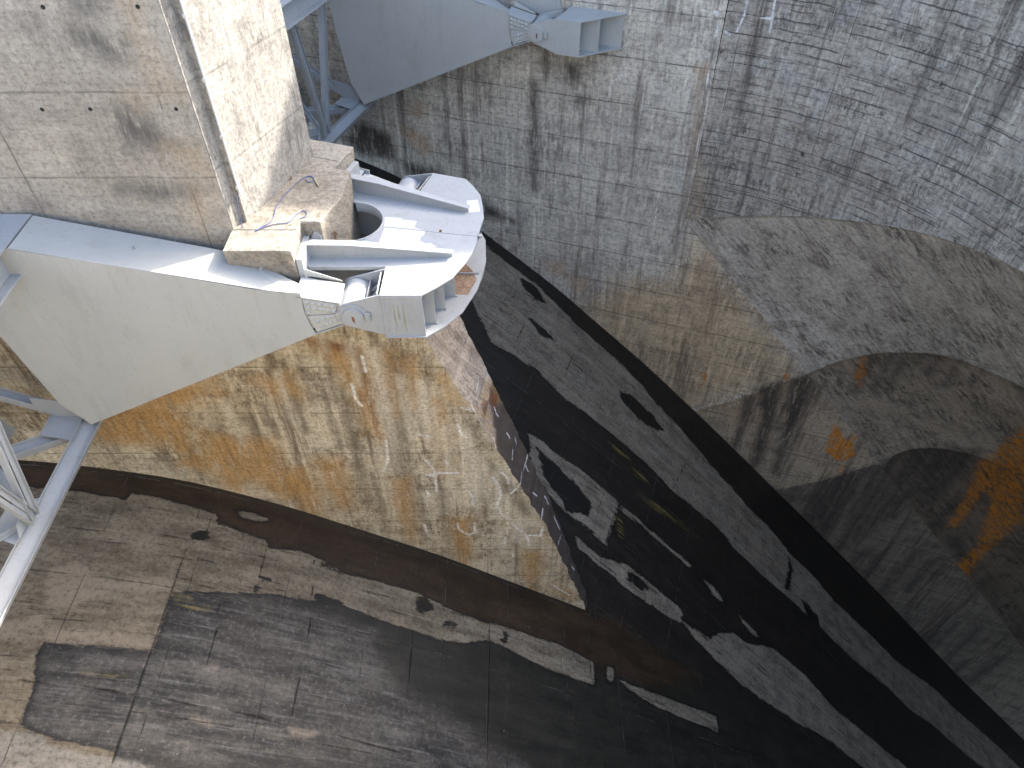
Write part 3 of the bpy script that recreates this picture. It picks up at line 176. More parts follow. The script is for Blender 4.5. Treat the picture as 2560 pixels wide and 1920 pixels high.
M['tunnel']=concrete('tunnel_concrete',(.40,.35,.285),(.56,.495,.41),(.15,.125,.10),joint=None,joint_u=None,streak=.5,board=.6,crack=.4,
    stains_and_bands=[('seg2',(.62,.56,.50),.12,.02,1.),('seg3',(.50,.46,.43),.12,.02,1.),('dark',(.045,.038,.034),1.8,.6,.95),('linel',(.08,.07,.06),.05,.035,.8),('orange',(.52,.185,.016),2.6,.2,1.)],slant=.0,fs=4.,mott=.85,swap=True,gv=.9)
M['pier_low']=concrete('pier_stained_concrete',(.45,.365,.235),(.60,.525,.385),(.145,.105,.066),joint=2.5,joint_u=None,streak=.9,board=.4,crack=.2,fl=.0,
    stains_and_bands=[('dark',(.10,.08,.055),1.2,.3,.65),('orange',(.52,.29,.09),2.2,.55,.8),('rust',(.20,.08,.02),1.3,.35,.9),('cream',(.78,.70,.54),1.2,.3,.75),('whitet',(.84,.81,.74),.22,.03,.9),('whitel',(.86,.83,.76),.16,.04,1.)],pale=(.60,.55,.42),joff=1.36,jw=.045)
M['pier_up']=concrete('pier_shaft_concrete',(.31,.28,.232),(.40,.367,.31),(.21,.19,.165),joint=2.48,joint_u=4.6,streak=.3,board=.45,crack=.12,
    stains_and_bands=[('upd',(.10,.095,.09),1.6,.45,.85),('upo',(.48,.35,.21),1.6,.6,.6)],joff=1.3,jw=.045,blot=.5,mott=.3,band=.55,js=.5,gv=1.)
M['near']=concrete('near_wall_concrete',(.44,.38,.29),(.54,.47,.36),(.30,.25,.18),joint=3.02,joint_u=None,streak=.3,board=.2,crack=0)
M['pier_end']=concrete('pier_end_concrete',(.27,.255,.225),(.345,.328,.293),(.12,.115,.108),joint=2.48,mott=.5,js=.4,gv=.9,streak=.45,board=.2,crack=.1,coord='pos',joff=.15)
M['nose']=concrete('pier_nose_concrete',(.30,.245,.19),(.44,.37,.295),(.15,.115,.09),joint=None,streak=.6,board=.1,crack=.3,
    stains_and_bands=[('dark',(.052,.038,.030),.55,.25,.93),('orange',(.46,.29,.11),1.,.25,.75),('rust',(.17,.055,.018),.8,.15,.85),('linel',(.06,.055,.05),.04,.02,.8),('whitel',(.76,.74,.72),.18,.03,.9)],slant=.35)
M['block']=concrete('bearing_block_concrete',(.25,.225,.185),(.34,.31,.26),(.10,.085,.07),joint=None,streak=0.,board=0.,band=0.,gv=4.,crack=0.,mott=.3,bumpd=.008,coord='top')
# paint
def paint(name,base,dirt=.25,rust=0.,rough=.42,stk=.25):
    g=G(name,rough,.4); p=g.pos(); P=g.xyz(p)
    n=g.noise(p,.5,5,.6); n2=g.noise(g.vmul(p,(3.,3.,.22)),1.,6,.72); n3=g.noise(p,7.,5,.75)
    c=g.mix(g.rng(n,.3,.7,0.,.35),base,tuple(x*.86 for x in base))
    c=g.mix(g.math('MULTIPLY',g.rng(n2,.52,.70),stk),c,(base[0]*.72,base[1]*.70,base[2]*.64))
    c=g.mix(g.math('MULTIPLY',g.rng(n3,.55,.75),dirt),c,(.20,.18,.15))
    c=g.mix(g.rng(g.noise(g.vmul(p,(1.,1.,.5),(4,4,4)),1.6,5,.7),.52,.66,0.,.4),c,(base[0]*.80,base[1]*.79,base[2]*.75))
    c=g.mix(g.math('MULTIPLY',g.rng(g.noise(p,17.,3,.6),.68,.73),g.rng(g.noise(p,1.1,3),.5,.6,0.,.8)),c,(.10,.05,.03))
    if rust: c=g.mix(g.math('MULTIPLY',g.rng(g.noise(g.vmul(p,(3.,3.,.8)),1.3,6,.7),.60,.72),rust),c,(.17,.065,.02))
    g.bump(g.math('ADD',g.math('MULTIPLY',n,3.),n3),.006,.35)
    return g.done(c,g.rng(n,.3,.7,rough-.07,rough+.1))
M['paint']=paint('grey_painted_steel',(.375,.385,.372))
M['truss']=paint('blue_grey_truss_paint',(.315,.335,.348),.4,.2)
M['girder']=paint('pale_grey_girder_paint',(.315,.33,.34),.45,.25,stk=.5)
M['fresh']=paint('fresh_white_paint',(.56,.565,.56),.05)
M['rusty']=paint('rust_stained_steel',(.16,.07,.03),.4,.6,.8)
M['dirt']=concrete('windblown_dirt',(.22,.15,.10),(.30,.22,.16),(.10,.06,.04),joint=None,coord='top',streak=0.,board=0.,gv=4.,crack=0)
M['algae']=paint('algae_film',(.235,.245,.165),.5)
def plain(name,col,rough=.6,metal=0.):
    g=G(name,rough,.4); n=g.noise(g.pos(),20.,4); g.b.inputs['Metallic'].default_value=metal
    return g.done(g.mix(g.rng(n,.3,.7),col,tuple(x*.75 for x in col)))
M['cable']=plain('blue_cable_sheath',(.10,.12,.24),.5); M['pvc']=plain('white_conduit',(.62,.62,.60),.5); M['brass']=plain('dull_metal_rod',(.42,.38,.24),.5,.3)
M['hole']=plain('dark_hole',(.02,.02,.02),.9)
def floor_mat():
    g=G('spillway_floor_concrete',.6,.35); uv=g.uv(); U,V,_=g.xyz(uv)
    st=g.math('ADD',g.math('MULTIPLY',g.noise(g.vmul(uv,(.28,1.7,1.)),1.,6,.68),.6),g.math('MULTIPLY',g.noise(g.vadd(uv,(12,5,0)),.9,7,.72),.4)); st2=g.noise(g.vmul(uv,(.3,6.,1.),(4,8,0)),1.,5,.7); big=g.noise(uv,.22,5,.6); fine=g.noise(uv,5.5,6,.8); mid=g.noise(uv,1.4,6,.7)
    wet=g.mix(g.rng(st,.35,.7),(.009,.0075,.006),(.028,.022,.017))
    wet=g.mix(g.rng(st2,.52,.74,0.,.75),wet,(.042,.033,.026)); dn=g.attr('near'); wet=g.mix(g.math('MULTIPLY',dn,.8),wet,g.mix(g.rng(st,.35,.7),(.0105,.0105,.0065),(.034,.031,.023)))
    en=g.math('ADD',g.math('MULTIPLY',mid,.5),g.math('MULTIPLY',g.noise(g.vmul(uv,(1.2,5.,1.)),1.,5,.7),.5))
    brown=g.mix(g.rng(st,.35,.7),(.020,.0115,.0055),(.055,.034,.0185))
    bm=g.mask('brown',en,1.2,.5); c=g.mix(bm,wet,brown)
    midc=g.mix(g.rng(st,.38,.66),(.013,.012,.0105),(.105,.096,.082)); midc=g.mix(g.rng(st2,.5,.75,0.,.8),midc,(.155,.15,.145)); midc=g.mix(g.rng(big,.5,.72,0.,.8),midc,(.042,.034,.026))
    mm=g.mask('mid',en,2.0,.6); c=g.mix(mm,c,midc)
    dry=g.mix(g.rng(st,.38,.64),(.168,.135,.098),(.268,.225,.168)); dry=g.mix(g.rng(g.noise(uv,.8,5,.6),.45,.75,0.,.7),dry,(.105,.086,.068))
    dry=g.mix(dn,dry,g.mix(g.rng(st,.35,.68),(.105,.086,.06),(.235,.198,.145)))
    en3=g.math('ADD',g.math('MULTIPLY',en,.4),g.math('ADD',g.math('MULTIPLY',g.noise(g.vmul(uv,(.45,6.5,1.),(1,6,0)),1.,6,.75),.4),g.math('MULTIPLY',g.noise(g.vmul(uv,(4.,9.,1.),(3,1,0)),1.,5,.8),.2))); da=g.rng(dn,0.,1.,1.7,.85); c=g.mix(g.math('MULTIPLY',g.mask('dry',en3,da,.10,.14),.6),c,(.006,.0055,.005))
    dm=g.math('MULTIPLY',g.mask('dry',en3,da,.03),g.math('SUBTRACT',1.,g.mask('wet',g.noise(g.vmul(uv,(.9,3.2,1.),(6,2,0)),1.,7,.75),1.1,.02)))
    scr=g.math('MULTIPLY',g.rng(g.noise(g.vmul(uv,(.4,6.,1.),(3,3,0)),1.,6,.72),.55,.61),g.rng(g.noise(uv,.5,4,.6),.42,.56)); dry=g.mix(g.math('MULTIPLY',scr,.75),dry,(.03,.027,.025))
    scl=g.math('MULTIPLY',g.rng(g.noise(g.vmul(uv,(.3,6.,1.),(9,13,0)),1.,6,.7),.64,.68),g.rng(g.noise(g.vadd(uv,(7,7,0)),.4,4,.6),.52,.62)); c=g.mix(g.math('MULTIPLY',scl,.55),c,(.13,.12,.105))
    c=g.mix(dm,c,dry)
    c=g.mix(g.math('MULTIPLY',g.mask('warm_blotch',en,.9,.15),.75),c,(.25,.205,.155))  # lighter warm blotches on the near floor
    c=g.mix(g.math('MULTIPLY',g.mask('pale',en,.9,.12),.85),c,g.mix(g.rng(en,.35,.65),(.15,.14,.122),(.28,.265,.235)))
    c=g.mix(g.math('MULTIPLY',g.math('MULTIPLY',g.mask('yellow',en,.7,.15),g.rng(st2,.42,.6)),.7),c,(.20,.15,.035))
    # slab joints and hairlines
    ln=g.mask('line',g.noise(uv,3.,5,.7),.12,.03); c=g.mix(g.math('MULTIPLY',ln,.8),c,(.006,.006,.006))
    ww=g.math('MULTIPLY',g.math('SUBTRACT',g.noise(uv,.7,4,.6),.5),.12)
    j=g.math('MULTIPLY',lines(g,U,3.7,ww,.018),g.rng(g.noise(g.vadd(uv,(8,1,0)),.5,3),.40,.55)); j2=g.math('MULTIPLY',lines(g,V,4.6,ww,.022),g.rng(g.noise(g.vadd(uv,(1,18,0)),.3,3),.45,.55))
    jl=g.math('MAXIMUM',j,j2); c=g.mix(g.math('MULTIPLY',jl,.7),c,g.mix(g.rng(g.noise(uv,2.,3),.45,.55),(.012,.012,.012),(.14,.13,.12)))
    sp=g.math('MULTIPLY',g.rng(g.vor(uv,2.3,'F1'),.075,.03),g.rng(g.noise(g.vadd(uv,(40,2,0)),.35,3),.52,.64)); c=g.mix(g.math('MULTIPLY',sp,.8),c,(.34,.32,.31))
    dr=g.math('MULTIPLY',g.rng(g.noise(g.vmul(uv,(1.4,20.,1.)),1.,3,.6),.70,.76),g.rng(big,.5,.6)); c=g.mix(g.math('MULTIPLY',dr,.5),c,(.16,.16,.16))
    c=g.mix(g.rng(fine,.47,.68,0.,.85),c,g.mix(.6,c,(0.,0.,0.)))
    c=g.mix(g.math('MULTIPLY',g.math('SUBTRACT',1.,dm),g.rng(fine,.40,.28,0.,.35)),c,(.06,.05,.045))
    c=g.mix(g.math('MULTIPLY',g.math('MAXIMUM',dm,mm),g.rng(fine,.48,.25,0.,.5)),c,(.30,.28,.26))
    g.bump(g.math('ADD',g.math('SUBTRACT',fine,g.math('MULTIPLY',g.math('MAXIMUM',ln,jl),1.5)),mid),.03,.9)
    g.put(g.b.inputs['Specular IOR Level'],g.rng(dm,0.,1.,.32,.1)); return g.done(c,g.rng(dm,0.,1.,.5,.95))
M['floor']=floor_mat()
def rock_mat():
    g=G('shade_hill_rock',.95,.2); p=g.pos(); c=g.mix(g.rng(g.noise(p,.2,6,.7),.35,.65),(.16,.13,.10),(.30,.26,.20)); g.bump(g.noise(p,.7,8,.7),.3); return g.done(c)
M['rock']=rock_mat()
# ------------------------------------------------------------------ object helpers
def link(o,parent=None):
    COL.objects.link(o)
    if parent is not None: o.parent=parent
    return o
def tag(o,label=None,cat=None,group=None,kind=None):
    for k,v in (('label',label),('category',cat),('group',group),('kind',kind)):
        if v: o[k]=v
    return o
def empty(name,loc,rz=0.,sc=1.):
    o=bpy.data.objects.new(name,None); o.location=loc; o.rotation_euler=(0,0,rz); o.scale=(sc,)*3; o.empty_display_size=.5; return link(o)
def sdf(P,polys,closed=True,half=0.):
    d=np.full(len(P),9.)
    for poly in polys:
        q=np.array(poly,float); lo=q.min(0)-2.; hi=q.max(0)+2.
        idx=np.where((P[:,0]>lo[0])&(P[:,0]<hi[0])&(P[:,1]>lo[1])&(P[:,1]<hi[1]))[0]
        if len(idx)==0: continue
        p=P[idx]; n=len(q); dd=np.full(len(p),1e9); ins=np.zeros(len(p),bool)
        for i in range(n if closed else n-1):
            a=q[i]; b=q[(i+1)%n]; e=b-a; L=e@e+1e-9
            t=np.clip(((p-a)@e)/L,0,1); r=p-a-t[:,None]*e; dd=np.minimum(dd,np.hypot(r[:,0],r[:,1]))
            if closed:
                c=(a[1]>p[:,1])!=(b[1]>p[:,1])
                with np.errstate(divide='ignore',invalid='ignore'): xx=a[0]+(p[:,1]-a[1])/(b[1]-a[1])*e[0]
                ins^=c&(p[:,0]<xx)
        s=np.where(ins,-dd,dd) if closed else dd-half
        d[idx]=np.minimum(d[idx],s)
    return np.clip(d,-3,9)
def grid(name,X,Y,Z,UV,mat,attrs={},parent=None,flip=False,smooth=True):
    r,c=X.shape; me=bpy.data.meshes.new(name)
    co=np.stack([X,Y,Z],-1).reshape(-1,3).astype(np.float32)
    i=np.arange((r-1)*(c-1)); rr=i//(c-1); cc=i%(c-1); a=rr*c+cc
    f=np.stack([a,a+1,a+c+1,a+c],-1)
    if flip: f=f[:,::-1]
    f=f.astype(np.int32); me.vertices.add(r*c); me.vertices.foreach_set('co',co.ravel())
    me.loops.add(f.size); me.loops.foreach_set('vertex_index',f.ravel()); me.polygons.add(len(f)); me.polygons.foreach_set('loop_start',np.arange(0,f.size,4,dtype=np.int32))
    me.polygons.foreach_set('use_smooth',np.full(len(f),smooth))
    me.update(calc_edges=True)
    uvl=me.uv_layers.new(name='UVMap'); u=np.stack(UV,-1).reshape(-1,2).astype(np.float32)[f.ravel()]; uvl.data.foreach_set('uv',u.ravel())
    for k,v in attrs.items():
        at=me.attributes.new(k,'FLOAT','POINT'); at.data.foreach_set('value',np.asarray(v,np.float32).ravel())
    me.materials.append(mat); me.validate(); o=bpy.data.objects.new(name,me); return link(o,parent)
class MB:
    def __init__(s): s.v=[]; s.f=[]; s.sm=[]
    def add(s,vs,fs,smooth=False):
        o=len(s.v); s.v+= [tuple(map(float,p)) for p in vs]
        for f in fs: s.f.append([i+o for i in f]); s.sm.append(smooth)
    def prism(s,poly,fn,d):
        # poly: 2-D outline, fn(u,v,w)->3-D point, thickness from w=0 to w=d
        n=len(poly); vs=[fn(u,v,0) for u,v in poly]+[fn(u,v,d) for u,v in poly]
        s.add(vs,[list(range(n))[::-1],list(range(n,2*n))]+[[i,(i+1)%n,(i+1)%n+n,i+n] for i in range(n)])
    def hexa(s,p):
        s.add(p,[(3,2,1,0),(4,5,6,7),(0,1,5,4),(1,2,6,5),(2,3,7,6),(3,0,4,7)])
    def box(s,x0,x1,y0,y1,z0,z1):
        s.hexa([(x0,y0,z0),(x1,y0,z0),(x1,y1,z0),(x0,y1,z0),(x0,y0,z1),(x1,y0,z1),(x1,y1,z1),(x0,y1,z1)])
    def bar(s,p0,p1,a,wa,wb,oa=0.,ob=0.):
        # box along p0-p1; `a` = direction of width wa, the third axis gets wb; offsets oa, ob
        p0=Vector(p0); p1=Vector(p1); t=(p1-p0).normalized(); a=Vector(a); a=(a-t*a.dot(t)).normalized(); b=t.cross(a)
        q=[]
        for p in (p0,p1):
            for i,j in ((-1,-1),(1,-1),(1,1),(-1,1)): q.append(p+a*(oa+i*wa/2)+b*(ob+j*wb/2))
        s.hexa(q)
    def hbeam(s,p0,p1,n,w,h,th=.03):
        # H section: web with normal n and width w, flanges of height h along n
        n=Vector(n); t=(Vector(p1)-Vector(p0)).normalized(); n=(n-t*n.dot(t)).normalized()
        s.bar(p0,p1,n,th,w-2*th)
        for k in (-1,1): s.bar(p0,p1,n,h,th,0.,k*(w-th)/2)
    def cyl(s,p0,p1,r,n=28,r1=None,caps=True):
        p0=Vector(p0); p1=Vector(p1); t=(p1-p0).normalized(); a=t.orthogonal().normalized(); b=t.cross(a); r1=r if r1 is None else r1
        vs=[p+(a*math.cos(2*math.pi*i/n)+b*math.sin(2*math.pi*i/n))*q for p,q in ((p0,r),(p1,r1)) for i in range(n)]
        s.add(vs,[[i,(i+1)%n,(i+1)%n+n,i+n] for i in range(n)],True)
        if caps: s.add(vs,[list(range(n))[::-1],list(range(n,2*n))])
    def dome(s,c,nrm,r,n=8,h=.55):
        c=Vector(c); t=Vector(nrm).normalized(); a=t.orthogonal().normalized(); b=t.cross(a)
        vs=[c+(a*math.cos(2*math.pi*i/n)+b*math.sin(2*math.pi*i/n))*r*k+t*r*z for k,z in ((1,0),(.72,h*.75)) for i in range(n)]+[c+t*r*h]
        s.add(vs,[[i,(i+1)%n,(i+1)%n+n,i+n] for i in range(n)]+[[n+i,n+(i+1)%n,2*n] for i in range(n)],True)
    def tube(s,pts,r,n=8):
        P=[Vector(p) for p in pts]; vs=[]; prev=None
        for i,p in enumerate(P):
            t=(P[min(i+1,len(P)-1)]-P[max(i-1,0)]).normalized()
            a=(prev-t*prev.dot(t)).normalized() if prev is not None and (prev-t*prev.dot(t)).length>1e-4 else t.orthogonal().normalized(); prev=a; b=t.cross(a)
            vs+=[p+(a*math.cos(2*math.pi*k/n)+b*math.sin(2*math.pi*k/n))*r for k in range(n)]
        fs=[[i*n+k,i*n+(k+1)%n,(i+1)*n+(k+1)%n,(i+1)*n+k] for i in range(len(P)-1) for k in range(n)]
        s.add(vs,fs,True); s.add(vs,[list(range(n))[::-1],list(range(len(vs)-n,len(vs)))])
    def mirrored(s):
        m=MB(); m.v=[(*MIR(p),p[2]) for p in s.v]; m.f=[f[::-1] for f in s.f]; m.sm=list(s.sm); return m
    def build(s,name,mat,parent=None,bevel=0.,recalc=True):
        me=bpy.data.meshes.new(name); me.from_pydata(s.v,[],s.f); me.polygons.foreach_set('use_smooth',s.sm); me.update()
        if recalc:
            bm=bmesh.new(); bm.from_mesh(me); bmesh.ops.recalc_face_normals(bm,faces=bm.faces); bm.to_mesh(me); bm.free()
        me.materials.append(mat); o=bpy.data.objects.new(name,me); link(o,parent)
        if bevel: b=o.modifiers.new('bevel','BEVEL'); b.width=bevel; b.segments=1; b.limit_method='ANGLE'; b.angle_limit=math.radians(40); b.use_clamp_overlap=True
        return o
V3=Vector
def spline(pts,n=8):
    out=[]; P=[np.array(p,float) for p in pts]; P=[2*P[0]-P[1]]+P+[2*P[-1]-P[-2]]
    for i in range(1,len(P)-2):
        for k in range(n):
            t=k/n; out.append(.5*((2*P[i])+(-P[i-1]+P[i+1])*t+(2*P[i-1]-5*P[i]+4*P[i+1]-P[i+2])*t*t+(-P[i-1]+3*P[i]-3*P[i+1]+P[i+2])*t**3))
    out.append(P[-2]); return out
# ------------------------------------------------------------------ spillway floor (two chutes meeting under the pier)
ss=np.arange(-26,78,.15); W_=np.linspace(0,1,170)
S,Wp=np.meshgrid(ss,W_,indexing='ij')
X=S-SOFF; Yb=bis_y(X); Yb=np.maximum(Yb,.6); Y=-.6+(Yb+.6)*Wp; Z=floor_f(S)
arc=np.concatenate([[0],np.cumsum(np.hypot(np.diff(ss),np.diff(floor_f(ss))))]); A_=np.repeat(arc[:,None],len(W_),1)
def floor_attrs(X,Y,near):
    P=np.stack([X,Y],-1).reshape(-1,2); d={k:sdf(P,v) for k,v in FL.items()}; d['line']=sdf(P,FLL['line'],False,.03); d['near']=np.full(len(P),near,float); return d
X2=np.empty_like(X); Y2=np.empty_like(Y)
dx=X-X0[0]; dy=Y-X0[1]; pb=dx*BV[0]+dy*BV[1]; pl=dx*BL[0]+dy*BL[1]
X2=X0[0]+BV[0]*pb-BL[0]*pl; Y2=X0[1]+BV[1]*pb-BL[1]*pl
fl1=grid('spillway_floor',X,Y,Z,(A_,Y),M['floor'],floor_attrs(X,Y,1.)); tag(fl1,'stained concrete spillway floor of the near chute below the yellow pier face','floor',kind='structure')
fl2=grid('spillway_floor',X2,Y2,Z,(A_+40,60-Y),M['floor'],floor_attrs(X2,Y2,0.),flip=True); tag(fl2,'dark wet concrete spillway floor of the far chute along the high wall','floor',kind='structure')
# ------------------------------------------------------------------ far training wall (plane), curved headwall (cylinder), tunnel roof
TOP=-2.6
aa=np.arange(-34,72,.16); vv=np.linspace(0,1,200)
A,Vv=np.meshgrid(aa,vv,indexing='ij')
zt=np.where(A<=AT,TOP,np.minimum(TOP,float(arch_z(PHI0))+.02-(A-AT)*math.tan(SL))); zb=floor_f(A)-.4; zt=np.maximum(zt,zb+.1)
Zw=zb+(zt-zb)*Vv; Xw=D2[0]*(A-S2OFF)+L2[0]*KW; Yw=D2[1]*(A-S2OFF)+L2[1]*KW
def wall_attrs(A,Z,keys):
    P=np.stack([A,Z],-1).reshape(-1,2); return {k:(sdf(P,WL[k],False,.055 if k=='whitel' else .03) if k.endswith('l') else sdf(P,WL[k])) for k in keys}
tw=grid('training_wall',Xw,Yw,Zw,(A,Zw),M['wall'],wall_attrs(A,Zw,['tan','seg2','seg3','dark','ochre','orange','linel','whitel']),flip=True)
tag(tw,'tall flat grey concrete wall behind the far gate and its bracket','wall')
ph=np.linspace(PHI0,math.radians(112),330); hh=np.linspace(0,1,150); PH,Hh=np.meshgrid(ph,hh,indexing='ij')
za=arch_z(PH); tp=TOP-13.*np.clip((np.degrees(PH)-99)/16,0,1); Zc=za+(np.maximum(tp,za+.3)-za)*Hh; Xc=CC[0]+RW*np.sin(PH); Yc=CC[1]+RW*np.cos(PH); Ac=AT+RW*(PH-PHI0)
cw=grid('curved_wall',Xc,Yc,Zc,(Ac,Zc),M['curved'],wall_attrs(Ac,Zc,['ochre','linel','whitel']),flip=True)
tag(cw,'curved concrete wall with cracked banding sweeping round above the tunnel arch','wall')
tt=np.concatenate([np.arange(0,26,.14),np.arange(26,112,.5)]); ph2=np.linspace(PHI0,math.radians(150),300); PH2,TT=np.meshgrid(ph2,tt,indexing='ij')
xk,yk,zk=crown(PH2,TT); rr=.10*np.clip((PH2-PHI0)/.15,0,1)*(TT>.1)
dg=np.degrees(PH2); dgm=np.where(dg>99.2,198.4-dg,dg); fade=np.clip((dgm-18.4)/4.,0,1)
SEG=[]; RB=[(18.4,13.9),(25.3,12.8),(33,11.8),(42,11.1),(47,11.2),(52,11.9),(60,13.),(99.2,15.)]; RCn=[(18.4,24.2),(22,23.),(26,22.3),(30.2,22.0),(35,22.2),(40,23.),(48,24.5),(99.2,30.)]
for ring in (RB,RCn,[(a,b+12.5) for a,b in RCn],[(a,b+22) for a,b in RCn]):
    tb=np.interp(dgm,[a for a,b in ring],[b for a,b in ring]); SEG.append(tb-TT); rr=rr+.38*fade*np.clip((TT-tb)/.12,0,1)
xk=xk+np.sin(PH2)*rr; yk=yk+np.cos(PH2)*rr
Pc=np.stack([np.degrees(PH2),TT],-1).reshape(-1,2)*np.array([math.radians(1)*RW,1.])
sc_=lambda L:[[(p[0]*math.radians(1)*RW,p[1]) for p in q] for q in L]
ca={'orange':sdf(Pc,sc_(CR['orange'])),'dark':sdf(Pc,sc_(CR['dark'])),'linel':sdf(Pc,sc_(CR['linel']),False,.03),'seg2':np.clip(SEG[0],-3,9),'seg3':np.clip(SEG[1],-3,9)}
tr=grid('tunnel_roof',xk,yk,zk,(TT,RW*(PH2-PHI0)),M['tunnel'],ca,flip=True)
tag(tr,'sloping arched tunnel roof with orange streaks under the curved wall','tunnel')
# near training wall below the camera (mirror image of the far one)
A1,V1=np.meshgrid(np.arange(-34,40.1,1.),np.linspace(0,1,30),indexing='ij'); zt1=np.where(A1<=AT,TOP,-24.3-(A1-AT)*math.tan(SL)); zb1=floor_f(A1)-.4; zt1=np.maximum(zt1,zb1+.1)
xa=D2[0]*(A1-S2OFF)+L2[0]*KW; ya=D2[1]*(A1-S2OFF)+L2[1]*KW; pb=(xa-X0[0])*BV[0]+(ya-X0[1])*BV[1]; pl=(xa-X0[0])*BL[0]+(ya-X0[1])*BL[1]
z1=zb1+(zt1-zb1)*V1; big=np.full(A1.size,9.)
nw=grid('training_wall',X0[0]+BV[0]*pb-BL[0]*pl,X0[1]+BV[1]*pb-BL[1]*pl,z1,(A1,z1),M['near'],{})
tag(nw,'sunlit concrete wall on the viewer side of the near chute','wall')
# unseen rock hill added behind the far wall so its crest shades the chutes
SUN_AZ=math.radians(46.2); SUN_EL=math.radians(32)
xs=np.linspace(-110,110,120); prof=np.array([(39.5,-2.6),(49,-2.6),(51,4.),(53.5,12.),(56,20.),(62,21.),(90,20.)])
pt=np.linspace(0,1,60); py=np.interp(pt,np.linspace(0,1,7),prof[:,0]); pz=np.interp(pt,np.linspace(0,1,7),prof[:,1])
XS,PY=np.meshgrid(xs,py,indexing='ij'); PZ=np.repeat(pz[None,:],len(xs),0)+rng.normal(0,.12,XS.shape)*(np.repeat(pz[None,:],len(xs),0)>-2)
PY=PY+np.where(XS<0,-XS*.16,0)*np.clip((60-PY)/20,0,1)
hs=grid('shade_hill',XS,PY,PZ,(XS,PY),M['rock'],{},flip=False); tag(hs,'unseen rocky hill added behind the far wall to shade the chutes','shade_hill',kind='structure')
# ------------------------------------------------------------------ pier
pier=empty('concrete_pier',(-8,20,-24)); pier['label']='wedge shaped concrete pier between the two chutes, grey above and ochre stained below'; pier['category']='pier'
def put(o):  # parent to the pier, keep world place
    o.parent=pier; o.matrix_parent_inverse=Matrix.Translation((8,-20,24)); return o
EZ=[-15.0,-17.48,-21.35,-29.3,-37.65,-41.]; EX=[-3.95,-2.97,-1.46,1.57,4.05,5.0]
_rg=np.cumsum(rng.normal(0,1,400)); _rg=_rg-np.convolve(_rg,np.ones(25)/25,'same')
nose_x=lambda z: np.interp(z,EZ[::-1],EX[::-1])+.022*np.interp(z,np.linspace(-42,-15,400),_rg)
BT=-13.0 # bearing block top
zz=np.concatenate([np.linspace(-40,-15.62,230)]); uu=np.linspace(0,1,230); Zp,Up=np.meshgrid(zz,uu,indexing='ij')
xn=nose_x(Zp); Xp=-27+(xn+27)*Up
def pattr(X,Z,keys):
    P=np.stack([X,Z],-1).reshape(-1,2); return {k:(sdf(P,PF[k],False,.06 if k=='whitel' else .018) if k.startswith('white') else sdf(P,PF[k])) for k in keys}
def pair(nm,X,Y,Z,UV,mat,at,flip):
    o=put(grid(nm,X,Y,Z,UV,mat,at,flip=flip))
    dx=X-X0[0]; dy=Y-X0[1]; pb=dx*BV[0]+dy*BV[1]; pl=dx*BL[0]+dy*BL[1]
    q=put(grid(nm,X0[0]+BV[0]*pb-BL[0]*pl,X0[1]+BV[1]*pb-BL[1]*pl,Z,UV,mat,at,flip=not flip)); return o,q
lw,_=pair('lower_face',Xp,np.full_like(Xp,Y1),Zp,(Xp,Zp),M['pier_low'],pattr(Xp,Zp,['dark','orange','rust','whitel','whitet','cream']),False)
lw['label']='ochre stained lower side with white lime runs'
# sloping downstream nose
E0=np.array([-2.97,18.6,-17.48]); E1=np.array([4.05,18.6,-37.65])
nz=np.concatenate([np.linspace(-40,-15.62,260)]); nt=np.linspace(0,1,60); Nz,Nt=np.meshgrid(nz,nt,indexing='ij'); nx=nose_x(Nz)
mx=np.array([MIR((a,Y1)) for a in nx[:,0]]); Xn=nx+(mx[:,0:1]-nx)*Nt; Yn=Y1+(mx[:,1:2]-Y1)*Nt
Un=np.hypot(Xn-nx,Yn-Y1); PN=np.stack([Un,Nz],-1).reshape(-1,2)
na={k:(sdf(PN,NS[k],False,.04 if k=='whitel' else .02) if k.endswith('l') else sdf(PN,NS[k])) for k in ('dark','orange','rust','linel','whitel')}
put(grid('nose',Xn,Yn,Nz,(Un,Nz),M['nose'],na,flip=False))['label']='narrow sloping downstream nose, dark with white lime cracks'
# upper shaft
XC=-8.39; c1=np.array([XC,Y1]); WE=4.66
us=np.concatenate([np.arange(-30,XC,.1),[XC]]); zs=np.linspace(-13.02-2.6,-1.,170); Xu,Zu=np.meshgrid(us,zs,indexing='xy')
pair('shaft_face',Xu,np.full_like(Xu,Y1+.001),Zu,(Xu,Zu),M['pier_up'],pattr(Xu,Zu,['upd','upo']),False)
mb=MB(); e=lambda a,n,z:(c1[0]+L2[0]*a+D2[0]*n,c1[1]+L2[1]*a+D2[1]*n,z)
mb.hexa([e(0.02,-.6,BT-.6),e(.62,-.6,BT-.6),e(.62,0,BT-.6),e(.02,0,BT-.6),e(.02,-.6,-1),e(.62,-.6,-1),e(.62,0,-1),e(.02,0,-1)])
put(mb.build('corner_strip',M['pier_end'],None,.02))
mb=MB(); mb.hexa([e(.50,-1,BT-.6),e(WE,-1,BT-.6),e(WE,.16,BT-.6),e(.50,.16,BT-.6),e(.50,-1,-1),e(WE,-1,-1),e(WE,.16,-1),e(.50,.16,-1)])
put(mb.build('end_face',M['pier_end'],None,.025))
mb=MB(); mb.tube([e(.53,.2,-1),e(.53,.2,-12.0)],.035)
for z in np.arange(-11.8,-2,1.6): mb.box(*[v for a in range(3) for v in (e(.53,.2,z)[a]-.05,e(.53,.2,z)[a]+.05)])
put(mb.build('conduit',M['pvc']))
for (x,z) in PTH:
    mb=MB(); mb.cyl((x,Y1-.004,z),(x,Y1+.03,z),.055,12); put(mb.build('tie_hole',M['hole']))
